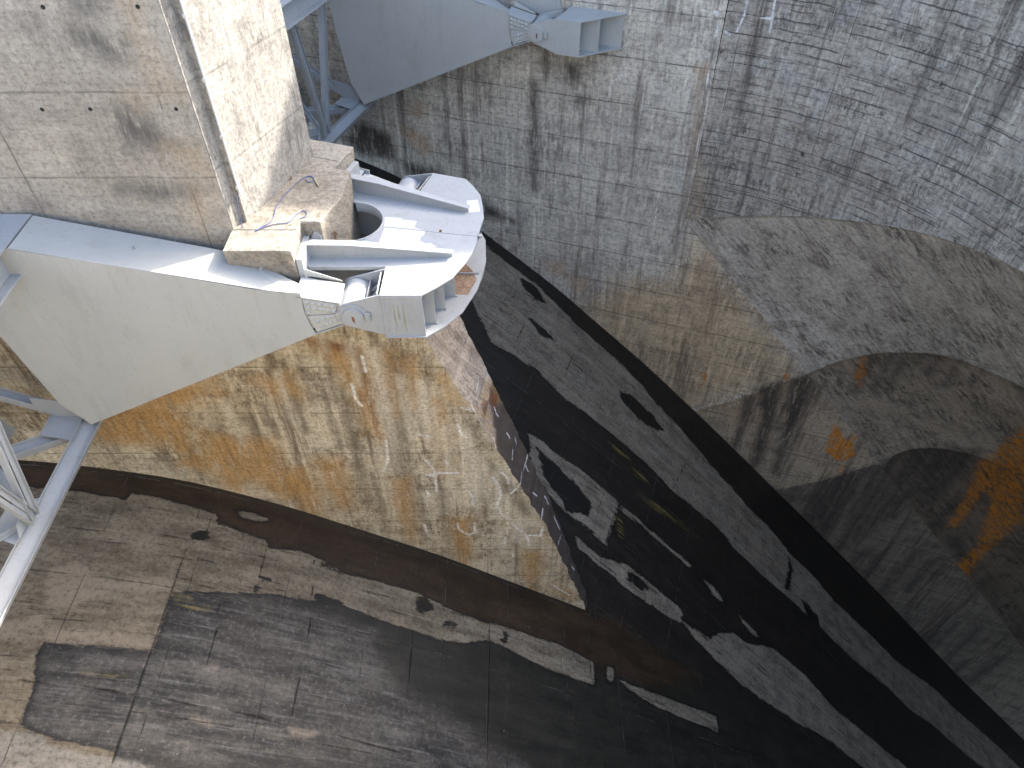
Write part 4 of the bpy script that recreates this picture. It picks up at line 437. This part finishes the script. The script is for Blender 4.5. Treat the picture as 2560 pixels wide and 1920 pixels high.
# bearing block (L-shaped in plan, with corbelled wings)
mb=MB(); zl=-15.7
mainp=[(-8.6,18.62),(-6.46,18.62),(-6.46,19.05),(-5.86,19.03),(-5.42,20.45)]
poly=mainp+[MIR(p) for p in mainp[:-1][::-1]]
mb.prism(poly,lambda u,v,w:(u,v,zl+w),BT-zl)
put(mb.build('bearing_block',M['block'],None,.03))
mb=MB(); w0=[(-8.45,17.56),(-6.46,17.56),(-6.46,18.63),(-8.45,18.63)]
mb.hexa([(-8.45,17.95,-15.2),(-6.46,17.95,-15.2),(-6.46,18.63,-15.2),(-8.45,18.63,-15.2)]+[(*p,BT-.003) for p in w0])
put(mb.build('corbel',M['block'],None,.03)); put(mb.mirrored().build('corbel',M['block'],None,.03))
mb=MB(); mb.prism([(-27,Y1+.01),(-4.3,Y1+.01),(-4.0,19.9),MIR((-4.3,Y1+.01)),MIR((-27,Y1+.01))],lambda u,v,w:(u,v,-15.66+w),.05)
put(mb.build('pier_cap',M['block']))
# ------------------------------------------------------------------ trunnion girder on the pier
gd=empty('trunnion_girder',(-2.5,20,-15.6)); tag(gd,'pale grey steel trunnion girder wrapped round the pier end','girder')
def gput(o): o.parent=gd; o.matrix_parent_inverse=Matrix.Translation((2.5,-20,15.6)); return o
ZT,ZB=-14.0,-15.6
RC=np.array([-5.35,20.47])
def plan(first,r=1.14,inset=0.):
    # near half outline from the downstream tip back to the ring cut-out
    near=[(-1.0,20.2),(-1.02,19.79),(-1.25,18.79),(-1.50,18.2),(-1.81,17.58),(-2.27,17.1),(-2.66,16.765),(-3.9,16.765),(-3.87,18.12),(-6.27,18.16)]
    a0=math.atan2(19.35-RC[1],-5.6-RC[0])
    ring=[(-6.27,19.30),(-5.62,19.35)]
    k0=math.radians(-100); kk=np.linspace(k0,-HB,10)
    ring+=[(RC[0]+r*math.cos(t),RC[1]+r*math.sin(t)) for t in kk]
    half=near+ring
    return half+[MIR(p) for p in half[::-1]]
mb=MB(); mb.prism(plan(0),lambda u,v,w:(u,v,ZT-.05+w),.05)
for (x,y) in [(-3.8+.17*k,16.86) for k in range(7)]+[(-3.78,16.95+.16*k) for k in range(8)]:
    mb.dome((x,y,ZT),(0,0,1),.022); mb.dome((*MIR((x,y)),ZT),(0,0,1),.022)
TPL=gput(mb.build('top_plate',M['girder'],None,.008))
mb=MB(); bp=[(-.93,20.3),(-.95,19.9),(-1.14,19.0),(-1.57,17.88),(-2.09,17.2),(-2.64,16.70),(-3.9,16.70),(-3.9,18.3),(-4.05,18.7)]
mb.prism(bp+[MIR(p) for p in bp[::-1]],lambda u,v,w:(u,v,ZB-.05+w),.05); gput(mb.build('bottom_plate',M['girder'],None,.008))
def both(f,name,mat,bevel=.006):
    m=MB(); f(m); gput(m.build(name,mat,None,bevel)); gput(m.mirrored().build(name,mat,None,bevel))
def rib(m):
    m.prism([(-6.25,ZT),(-1.86,ZT),(-1.86,ZT+.16),(-5.0,ZT+.48),(-6.25,ZT+.50)],lambda u,v,w:(u,18.62+w,v),.03)
    m.hexa([(-6.25,18.50,ZT+.50),(-5.0,18.50,ZT+.48),(-5.0,18.78,ZT+.48),(-6.25,18.78,ZT+.50),(-6.25,18.50,ZT+.54),(-5.0,18.50,ZT+.52),(-5.0,18.78,ZT+.52),(-6.25,18.78,ZT+.54)])
    m.hexa([(-5.0,18.50,ZT+.48),(-1.82,18.54,ZT+.155),(-1.82,18.74,ZT+.155),(-5.0,18.78,ZT+.48),(-5.0,18.50,ZT+.52),(-1.82,18.54,ZT+.195),(-1.82,18.74,ZT+.195),(-5.0,18.78,ZT+.52)])
both(rib,'stiffening_rib',M['girder'])
def bearing(m):
    m.box(-6.44,-6.26,17.75,18.95,ZB,ZT+.56); m.prism([(-6.75,ZT+.52),(-6.26,ZT+.52),(-6.26,ZT+.85),(-6.36,ZT+1.0),(-6.44,ZT+1.02)],lambda u,v,w:(u+.35,18.98+w,v-.35),.25)
both(bearing,'bearing_plate',M['girder'])
def edge(m): m.box(-6.25,-3.88,18.13,18.17,ZT-.14,ZT+.004)
both(edge,'edge_flange',M['girder'])
def welds(m):
    m.bar((-3.9,16.752,ZT-.052),(-2.66,16.752,ZT-.052),(0,0,1),.03,.018); m.bar((-6.2,18.66,ZT+.006),(-1.9,18.66,ZT+.006),(0,0,1),.02,.03); m.bar((-6.2,18.61,ZT+.006),(-1.9,18.61,ZT+.006),(0,0,1),.02,.03)
both(welds,'weld_bead',M['paint'],0)
# ring wall round the cut-out
mb=MB(); kk=np.linspace(math.radians(-105)-0,math.radians(105)-2*HB,40)
o_=[(RC[0]+1.14*math.cos(t),RC[1]+1.14*math.sin(t)) for t in kk]; i_=[(RC[0]+1.10*math.cos(t),RC[1]+1.10*math.sin(t)) for t in kk]
n=len(o_); vs=[(*p,ZT+.055) for p in o_]+[(*p,ZT+.055) for p in i_]+[(*p,ZT-.3) for p in o_]+[(*p,ZT-.3) for p in i_]; fs=[]
for i in range(n-1): fs+=[[i,i+1,n+i+1,n+i],[i,2*n+i,2*n+i+1,i+1],[n+i,n+i+1,3*n+i+1,3*n+i]]
mb.add(vs,fs,True); gput(mb.build('ring_flange',M['girder']))
def vplate(m): m.box(-6.25,-4.0,18.9,18.94,ZB,ZT-.06); m.box(-4.02,-3.98,16.9,18.9,ZB,ZT-.06)
both(vplate,'inner_web',M['paint'])
def eplate(m): m.box(-3.9,-2.655,16.75,16.79,ZB-.02,ZT-.052); m.box(-3.86,-3.78,16.735,16.752,ZB,ZT-.06); [m.dome((-3.70,16.749,ZB+.12+k*.165),(0,-1,0),.026) for k in range(9)]
both(eplate,'end_plate',M['girder'])
for (y,x1) in ((17.31,-2.38),(17.98,-2.13),(18.62,-1.83)):
    both(lambda m,y=y,x1=x1:(m.box(-3.9,x1,y,y+.03,ZB,ZT-.05),m.box(x1-.02,x1+.05,y-.03,y+.06,ZB,ZB+.05)),'web',M['girder'])
mb=MB(); mb.box(-1.9,-1.12,19.78,19.81,ZB,ZB+.07); gput(mb.build('low_rib',M['girder']))
mb=MB(); mb.prism([(-1.9,18.75),(-1.45,18.7),(-1.18,19.5),(-1.35,20.0),(-1.7,20.5),(-1.95,20.3)],lambda u,v,w:(u,v,ZB+w),.006); gput(mb.build('dirt_film',M['dirt']))
mb=MB(); mb.bar((-4.15,20.22,ZT+.006),(-1.08,19.72,ZT+.006),(0,0,1),.012,.06); mb.build('weld_seam',M['girder'],TPL)
# fresh paint patches and small marks on the top plate
def patch(pts,z=ZT+.0025): 
    m=MB(); m.prism(pts,lambda u,v,w:(u,v,z+w),.003); return m.build('paint_patch',M['fresh'],TPL)
for q in PATCH: patch(q)
mb=MB(); mb.box(-2.35,-2.27,19.93,20.0,ZT+.012,ZT+.05); mb.build('rusty_lug',M['rusty'],TPL)
mb=MB(); mb.box(-1.06,-.96,19.62,19.74,ZT-.02,ZT+.07); gput(mb.build('lifting_lug',M['girder']))
# pin brackets (cheeks, hub, pin) shared by the girder and the far wall bracket; local frame: s along the flow, t towards the wall, z up from the pin
def circ(r,a0,a1,n): return [(r*math.cos(a),r*math.sin(a)) for a in np.linspace(math.radians(a0),math.radians(a1),n)]
CHEEK=[(.9,-.80),(.9,.79)]+circ(.5,105,255,14)
def bracket_parts():
    P=[]
    m=MB(); m.prism(CHEEK,lambda u,v,w:(u,w,v),.05); P.append(('cheek',m,'girder'))
    m=MB(); m.prism(CHEEK,lambda u,v,w:(u,1.22+w,v),.05); P.append(('cheek',m,'girder'))
    m=MB(); m.cyl((0,.06,0),(0,1.2,0),.47,36); P.append(('hub',m,'girder'))
    m=MB(); m.cyl((0,0.0,0),(0,-.045,0),.44,40); m.cyl((0,-.045,0),(0,-.05,0),.40,40); P.append(('pin_collar',m,'girder'))
    m=MB(); m.cyl((0,-.045,0),(0,-.13,0),.325,40); P.append(('pin_cap',m,'girder'))
    m=MB(); m.box(.34,.52,-.09,-.046,-.16,.16); m.box(.38,.48,-.12,-.09,-.10,.10); P.append(('keeper_plate',m,'girder'))
    m=MB(); m.prism([(-.03,.06),(.03,.05),(.05,-.02),(.045,-.22),(.02,-.2),(.015,-.14),(-.015,-.16)],lambda u,v,w:(u,-.131-w,v),.005); P.append(('rust_run',m,'rusty'))
    m=MB(); m.box(.5,.9,.045,.06,-.012,.012); m.bar((.5,-.006,0),(.9,-.006,0),(0,0,1),.02,.012); P.append(('weld_line',m,'girder'))
    for t in (.45,.8):
        m=MB(); m.prism([(.42,.25),(.9,.25),(.9,.74)],lambda u,v,w,t=t:(u,t+w,v),.03); P.append(('gusset',m,'girder'))
    m=MB(); m.box(.40,.44,.05,1.2,-.5,.42); P.append(('back_web',m,'girder'))
    return P
PIN1=np.array([-4.78,16.765,-14.78])
for nm,m,mt in bracket_parts():
    q=MB(); q.v=[(PIN1[0]+p[0],PIN1[1]+p[1],PIN1[2]+p[2]) for p in m.v]; q.f=m.f; q.sm=m.sm
    bv=.006 if nm not in('rust_run','weld_line') else 0
    A_n,B_n=q.build(nm,M[mt],None,bv),q.mirrored().build(nm,M[mt],None,bv)
    if nm=='pin_cap': CAPS=(A_n,B_n)
    if nm=='rust_run': A_n.parent,B_n.parent=CAPS
    else: gput(A_n); gput(B_n)
for a,b in (((-3.55,-3.525),1.15),((-3.27,-3.245),1.4),((-3.42,-3.40),.8)):
    mb=MB(); x0,x1=a; mb.prism([(x0+.01,-14.35),(x1,-14.3),(x1+.02,-14.3-b*.5),(x1+.04,-14.2-b*.9),(x0+.045,-14.3-b*.8),(x0-.01,-14.9)],lambda u,v,w:(u,16.749-w,v),.002); gput(mb.build('algae_run',M['algae']))
# ------------------------------------------------------------------ bracket of the far gate on the training wall
PIN2=np.array([*(D2*-10.76+L2*36.31),-14.78]); SC2=1.035
br=empty('wall_bracket',tuple(PIN2),-AL,SC2); tag(br,'blue grey trunnion bracket fixed to the high far wall','bracket')
for nm,m,mt in bracket_parts(): m.build(nm,M['paint' if mt=='girder' else mt],br,.006)
BP=[(.9,0),(2.12,0),(4.0,1.75),(1.15,1.75)]
for nm,z in (('top_plate',.74),('bottom_plate',-.86)):
    m=MB(); m.prism(BP,lambda u,v,w,z=z:(u,v,z+w),.05); m.build(nm,M['paint'],br,.008)
m=MB(); m.box(.9,2.12,0.0,.04,-.81,.74); m.build('end_plate',M['paint'],br,.006)
for t,s1 in ((.75,2.88),(1.62,3.83)):
    m=MB(); m.box(1.0,s1,t,t+.04,-.81,.74); m.build('web',M['paint'],br,.006)
m=MB(); m.prism(ANCH,lambda u,v,w:(u,1.55+w,v),.06); m.build('anchor_plate',M['paint'],br,.01)
# ------------------------------------------------------------------ radial gates
def cap(m,q): # thin sheet, polygon q (3-D) thickened downwards
    n=len(q); m.add(q+[(a,b,c-.03) for a,b,c in q],[list(range(n)),list(range(n,2*n))[::-1]]+[[i,i+n,(i+1)%n+n,(i+1)%n] for i in range(n)])
FRONT=[(-1.42,.86),(-2.68,.99),(-9.16,2.46),(-9.9,2.3),(-10.4,1.5),(-11.1,.3),(-11.07,-.86),(-10.63,-3.98),(-9.99,-5.09),(-1.27,-.78),(-1.38,-.35),(-1.45,.2)]
def mir_t(m,w):
    q=MB(); q.v=[(a,-w-b,c) for a,b,c in m.v]; q.f=[f[::-1] for f in m.f]; q.sm=list(m.sm); return q
GW=15.05
def gate(name,loc,rz,sc,label,mat,hide_near):
    g=empty(name,loc,rz,sc); tag(g,label,'gate')
    def arm(side):
        f=(lambda m:m) if side==0 else (lambda m:mir_t(m,GW))
        r=random.Random(3)
        m=MB(); m.prism(FRONT,lambda u,v,w:(u,w,v),.03)
        top=lambda s:.99+(-2.68-s)*.227
        for s in np.arange(-9.0,-2.6,.62):       # rivets along the top seam and in sparse vertical rows
            m.dome((s,0,top(s)-.10),(0,-1,0),.03); 
            if r.random()<.7: m.dome((s+.12,0,top(s)-.17),(0,-1,0),.028)
        for k,s in enumerate((-3.9,-5.6,-7.4,-9.2)):
            zt_=top(s)-.3; zb_=-.78-( -1.27-s)*.494+.25
            for z in np.arange(zb_,zt_,.55):
                for o in (-.09,.09):
                    if r.random()<.75: m.dome((s+o-.0*(z),0,z+r.uniform(-.05,.05)),(0,-1,0),.03)
        for s in np.arange(-9.6,-1.6,.6): m.dome((s,0,-.78-(-1.27-s)*.494+.12),(0,-1,0),.028)
        for s in (-3.75,-5.45,-7.25): m.bar((s,-.001,top(s)-.22),(s-.02,-.001,-.78-(-1.27-s)*.494+.1),(0,1,0),.006,.035)
        f(m).build('side_sheet',mat,g,.006)
        m=MB(); cap(m,[(-9.2,0,top(-9.2)),(-1.95,0,.89),(-3.55,1.5,1.19),(-9.2,1.6,top(-9.2))]); 
        for s in (-8.7,-7.2,-5.7,-4.2):
            for t in (.12,1.35): m.dome((s,t,top(s)+.002),(0,0,1),.032)
        m.dome((-3.3,1.2,1.14),(0,0,1),.032); m.dome((-3.1,1.2,1.1),(0,0,1),.032)
        m.bar((-6.2,.95,top(-6.2)),(-6.2,.95,top(-6.2)+.12),(1,0,0),.03,.16)
        f(m).build('top_sheet',mat,g,.006)
        m=MB(); cap(m,[(-3.55,1.5,1.19),(-1.95,0,.89),(-1.60,.05,.83),(-1.62,.62,.72)]); m.box(-2.75,-2.69,.82,.98,.95,1.12); f(m).build('hub_sheet',mat,g)
        m=MB(); m.hexa([(-9.2,1.56,top(-9.2)-.02),(-3.6,1.46,1.17),(-3.6,1.5,1.17),(-9.2,1.6,top(-9.2)-.02),(-9.2,1.56,-4.6),(-3.6,1.46,-1.8),(-3.6,1.5,-1.8),(-9.2,1.6,-4.6)][::-1]); m.hexa([(-3.6,1.42,-1.8),(-1.62,.6,-.7),(-1.62,.64,-.7),(-3.6,1.5,-1.8),(-3.6,1.42,1.15),(-1.62,.6,.7),(-1.62,.64,.7),(-3.6,1.5,1.15)]); f(m).build('back_sheet',mat,g)
        m=MB(); m.prism([(-10.0,-5.02),(-1.3,-.74),(-1.3,-.70),(-10.0,-4.98)],lambda u,v,w:(u,.03+w,v),1.4); m.prism([(-11.05,-.9),(-10.6,-3.95),(-10.56,-3.95),(-11.0,-.9)],lambda u,v,w:(u,.03+w,v),1.4); f(m).build('under_sheet',mat,g)
        # hub end of the arm: riveted casting
        m=MB(); m.hexa([(-1.6,.06,-.62),(-.35,.06,-.40),(-.35,.86,-.40),(-1.6,.86,-.62),(-1.6,.06,.70),(-.35,.06,.44),(-.35,.86,.44),(-1.6,.86,.70)])
        m.hexa([(-1.6,-.0,.70),(-.32,0.0,.44),(-.32,.92,.44),(-1.6,.92,.70),(-1.6,-.0,.74),(-.32,0.0,.48),(-.32,.92,.48),(-1.6,.92,.74)])
        m.hexa([(-1.3,-.0,-.80),(-.30,0.0,-.40),(-.30,.92,-.40),(-1.3,.92,-.80),(-1.3,-.0,-.76),(-.30,0.0,-.36),(-.30,.92,-.36),(-1.3,.92,-.76)])
        m.prism([(-1.5,.74),(-.4,.50),(-.4,.54),(-1.5,1.0)],lambda u,v,w:(u,.98+w,v),.03)
        f(m).build('arm_end',mat,g,.006)
        m=MB(); m.prism([(-1.42,.64),(-.46,.43),(-.50,.07),(-1.42,.02)],lambda u,v,w:(u,.02+w,v),.04); m.prism([(-1.40,-.04),(-.50,.02),(-.40,-.34),(-1.22,-.70)],lambda u,v,w:(u,.02+w,v),.04)
        for j,z0 in enumerate((.50,.30)):
            for i in range(5): m.dome((-1.32+.185*i,.02,z0-(.05-.005*j)*i*.8),(0,-1,0),.07,10,.8)
        m.dome((-1.32,.02,.11),(0,-1,0),.07,10,.8); m.dome((-1.26,.02,-.11),(0,-1,0),.07,10,.8)
        for i in range(5): m.dome((-1.12+.165*i,.02,-.26+.075*i),(0,-1,0),.07,10,.8)
        for i in range(5): m.dome((-1.02+.15*i,.02,-.46+.085*i),(0,-1,0),.066,10,.8)
        f(m).build('rivet_plate',mat,g)
    arm(0); arm(1)
    T=M['truss']
    def member(fn,nm='truss_member',bev=.005):
        m=MB(); fn(m); m.build(nm,T,g,bev); return m
    up=(-.42,0,.91)
    def chord(m):
        m.hbeam((-10.15,1.3,-5.22),(-10.15,-GW-1.3,-5.22),(.42,0,.91),.60,.36,.03)
        for t in np.arange(-14.5,1.2,.16):
            if (int(t*6.25)//9)%3!=1:
                for o in (.075,): m.dome((-9.78,t,-5.2+o),(1,0,.2),.02,6)
    member(chord,'lower_chord')
    member(lambda m:(m.box(-10.4,-9.25,-GW-1.6,1.62,2.44,2.5),m.box(-10.4,-9.25,-GW-1.6,1.62,1.5,1.56),m.box(-9.62,-9.56,-GW-1.6,1.62,1.56,2.44)),'upper_chord')
    def node(t0,sg):
        N=(-10.15,t0,-4.9)
        for dt in (-1.45,1.5):
            q=(-9.95,t0+dt,1.5)
            def f(m,q=q):
                for k in (-.11,.11): m.bar((N[0],N[1]+k*1.0,N[2]),(q[0],q[1]+k*1.0,q[2]),(0,1,0),.16,.03); 
                for k in (-.20,.20): m.bar((N[0],N[1]+k,N[2]),(q[0],q[1]+k,q[2]),(1,0,0),.22,.025)
            member(f)
        for (s_,t_,z_) in ((-14.8,t0+4.3,-5.15),(-14.8,t0-4.3,-5.15)):
            member(lambda m,s_=s_,t_=t_,z_=z_:(m.bar((-10.3,t0,-4.95),(s_,t_,z_),(0,0,1),.03,.3),m.bar((-10.3,t0,-4.95),(s_,t_,z_),(0,0,1),.22,.025,.0,.0)))
        def gus(m):
            m.prism([(-.7,-4.95),(.7,-4.95),(.45,-4.5),(-.45,-4.5)],lambda u,v,w:(-10.32+w,t0+u,v),.02)
            m.prism([(-.9,-10.3),(.9,-10.3),(.55,-11.3),(-.55,-11.3)],lambda u,v,w:(v,t0+u,-5.03+w),.02)
            for i in range(-4,5):
                m.dome((-10.3,t0+i*.13,-4.8),(1,0,0),.022,6); m.dome((-10.45,t0+i*.17,-5.01),(0,0,1),.022,6); m.dome((-10.75,t0+i*.14,-5.01),(0,0,1),.022,6)
        member(gus,'gusset_plate',0)
    node(-4.0,1); node(-GW+4.0,-1)
    for sg in (0,1):
        f=(lambda m:m) if sg==0 else (lambda m:mir_t(m,GW))
        m=MB(); m.hbeam((-10.5,.55,-5.35),(-16.,.55,-2.55),(.45,0,.89),.36,.3,.025); f(m).build('strut',T,g,.005)
        m=MB(); m.hbeam((-10.5,-.1,-5.3),(-15.2,-2.6,-5.3),(.1,0,1),.5,.3,.025)
        for k in range(6):
            for o in (-.17,.17): m.dome((-11.05-.12*k-.05*o,-.4-.064*k+o,-5.28),(0,0,1),.022,6)
        f(m).build('diagonal',T,g,.005)
        m=MB(); m.prism([(-10.3,-.75),(-10.3,1.3),(-11.0,1.3),(-11.6,.4),(-11.6,-.5)],lambda u,v,w:(u,v,-5.08+w),.02); m.prism([(-10.6,-4.3),(-10.0,-5.4),(-10.9,-5.3),(-11.9,-4.5),(-11.9,-4.1)],lambda u,v,w:(u,.36+w,v),.02)
        for i in range(5):
            for j in range(3): m.dome((-10.45-.17*i,-.3+.28*j+.05*i,-5.06),(0,0,1),.022,6)
        for i in range(7):
            for j in range(2): m.dome((-10.7-.15*i,.36,-4.95+.12*j+.03*i),(0,-1,0),.02,6)
        f(m).build('gusset_plate',T,g)
    member(lambda m:m.hbeam((-15.2,1.4,-5.3),(-15.2,-GW-1.4,-5.3),(0,0,1),.7,.4,.03),'skin_girder')
    m=MB(); R=16.4; aa_=np.radians(np.linspace(168,207,16)); ring=[(R*math.cos(a),R*math.sin(a)) for a in aa_]; ring+= [((R+.05)*math.cos(a),(R+.05)*math.sin(a)) for a in aa_[::-1]]
    m.prism(ring,lambda u,v,w:(u,1.75-w,v),GW+3.5); m.build('skin_plate',T,g)
    return g
gate('radial_gate',tuple(PIN1+np.array([0,0,0])),0.,1.,'pale grey radial gate arm and truss in the near chute, left of the pier',M['paint'],False)
gate('radial_gate',tuple(PIN2),-AL,SC2,'blue grey radial gate in the far chute against the high wall',M['paint'],True)
for o in scene.objects:
    if o.name.startswith('radial_gate'): o['group']='radial gates of the two chutes'
# ------------------------------------------------------------------ loose cables, rods and chain on the bearing block
def cable(name,pts,label,r=.014):
    c=empty(name,tuple(pts[0])); tag(c,label,'cable')
    o=Vector(pts[0]); m=MB(); m.tube([Vector(p)-o for p in spline(pts,6)],r); m.build('sheath',M['cable'],c); return c,o
cable('cable',CABLE3,'thin blue cable hanging down the pale pier end from the conduit')
for pts,rod,label in CABLES:
    c,o=cable('cable',pts,label); m=MB(); m.cyl(Vector(rod[0])-o,Vector(rod[1])-o,.022,10); m.build('rod',M['brass'],c)
m=MB()
for k in range(9):
    p=Vector((-5.62+.01*(k%2),19.55+.02*math.sin(k*2.),-13.75-.075*k)); a=[p+Vector((.035*math.cos(t)*(1 if k%2 else .3),.035*math.cos(t)*(.3 if k%2 else 1),.055*math.sin(t))) for t in np.linspace(0,2*math.pi,11)]
    m.tube(a,.014,6)
ch=m.build('chain',M['rusty']); tag(ch,'rusty chain hanging beside the round cut-out in the girder','chain')
m=MB(); m.tube([(-5.6,19.5,-13.93),(-4.95,19.42,-13.95)],.016); rd=m.build('tie_rod',M['brass']); tag(rd,'thin metal rod crossing the round cut-out from the chain','rod')
ey=MB(); ey.tube([V3(EYE)+Vector((.07*math.cos(t),.05*math.sin(t),.03+.02*math.sin(t))) for t in np.linspace(0,2*math.pi,13)],.014,6); e_=ey.build('eye_bolt',M['rusty']); tag(e_,'rusty ring bolt at the foot of the pale pier end','bolt')
# ------------------------------------------------------------------ light, sky, camera
w=bpy.data.worlds.new('World'); scene.world=w; w.use_nodes=True; nt=w.node_tree; bg=nt.nodes['Background']
sky=nt.nodes.new('ShaderNodeTexSky'); sky.sky_type='NISHITA'; sky.sun_disc=False; sky.sun_elevation=SUN_EL; sky.sun_rotation=SUN_AZ; sky.altitude=600; sky.air_density=1.; sky.dust_density=6.; sky.ozone_density=.6
nt.links.new(sky.outputs[0],bg.inputs[0]); bg.inputs[1].default_value=.15
sd=Vector((math.sin(SUN_AZ)*math.cos(SUN_EL),math.cos(SUN_AZ)*math.cos(SUN_EL),math.sin(SUN_EL)))
L=bpy.data.lights.new('sun','SUN'); L.energy=3.0; L.angle=math.radians(.55); L.color=(1.,.94,.85); lo=link(bpy.data.objects.new('sun',L)); lo.rotation_euler=sd.to_track_quat('Z','Y').to_euler(); lo.location=sd*80
cam=bpy.data.cameras.new('camera'); cam.sensor_width=36; cam.lens=36*1847/2560; cam.clip_end=600; cam.clip_start=.1
co=link(bpy.data.objects.new('camera',cam)); co.rotation_euler=(math.radians(90-46.7),0,0); scene.camera=co
vs_=scene.view_settings; vs_.view_transform='Standard'; vs_.look='None'; vs_.exposure=EXPOSURE; vs_.gamma=1.
scene.cycles.max_bounces=6; scene.cycles.diffuse_bounces=5; scene.cycles.glossy_bounces=2
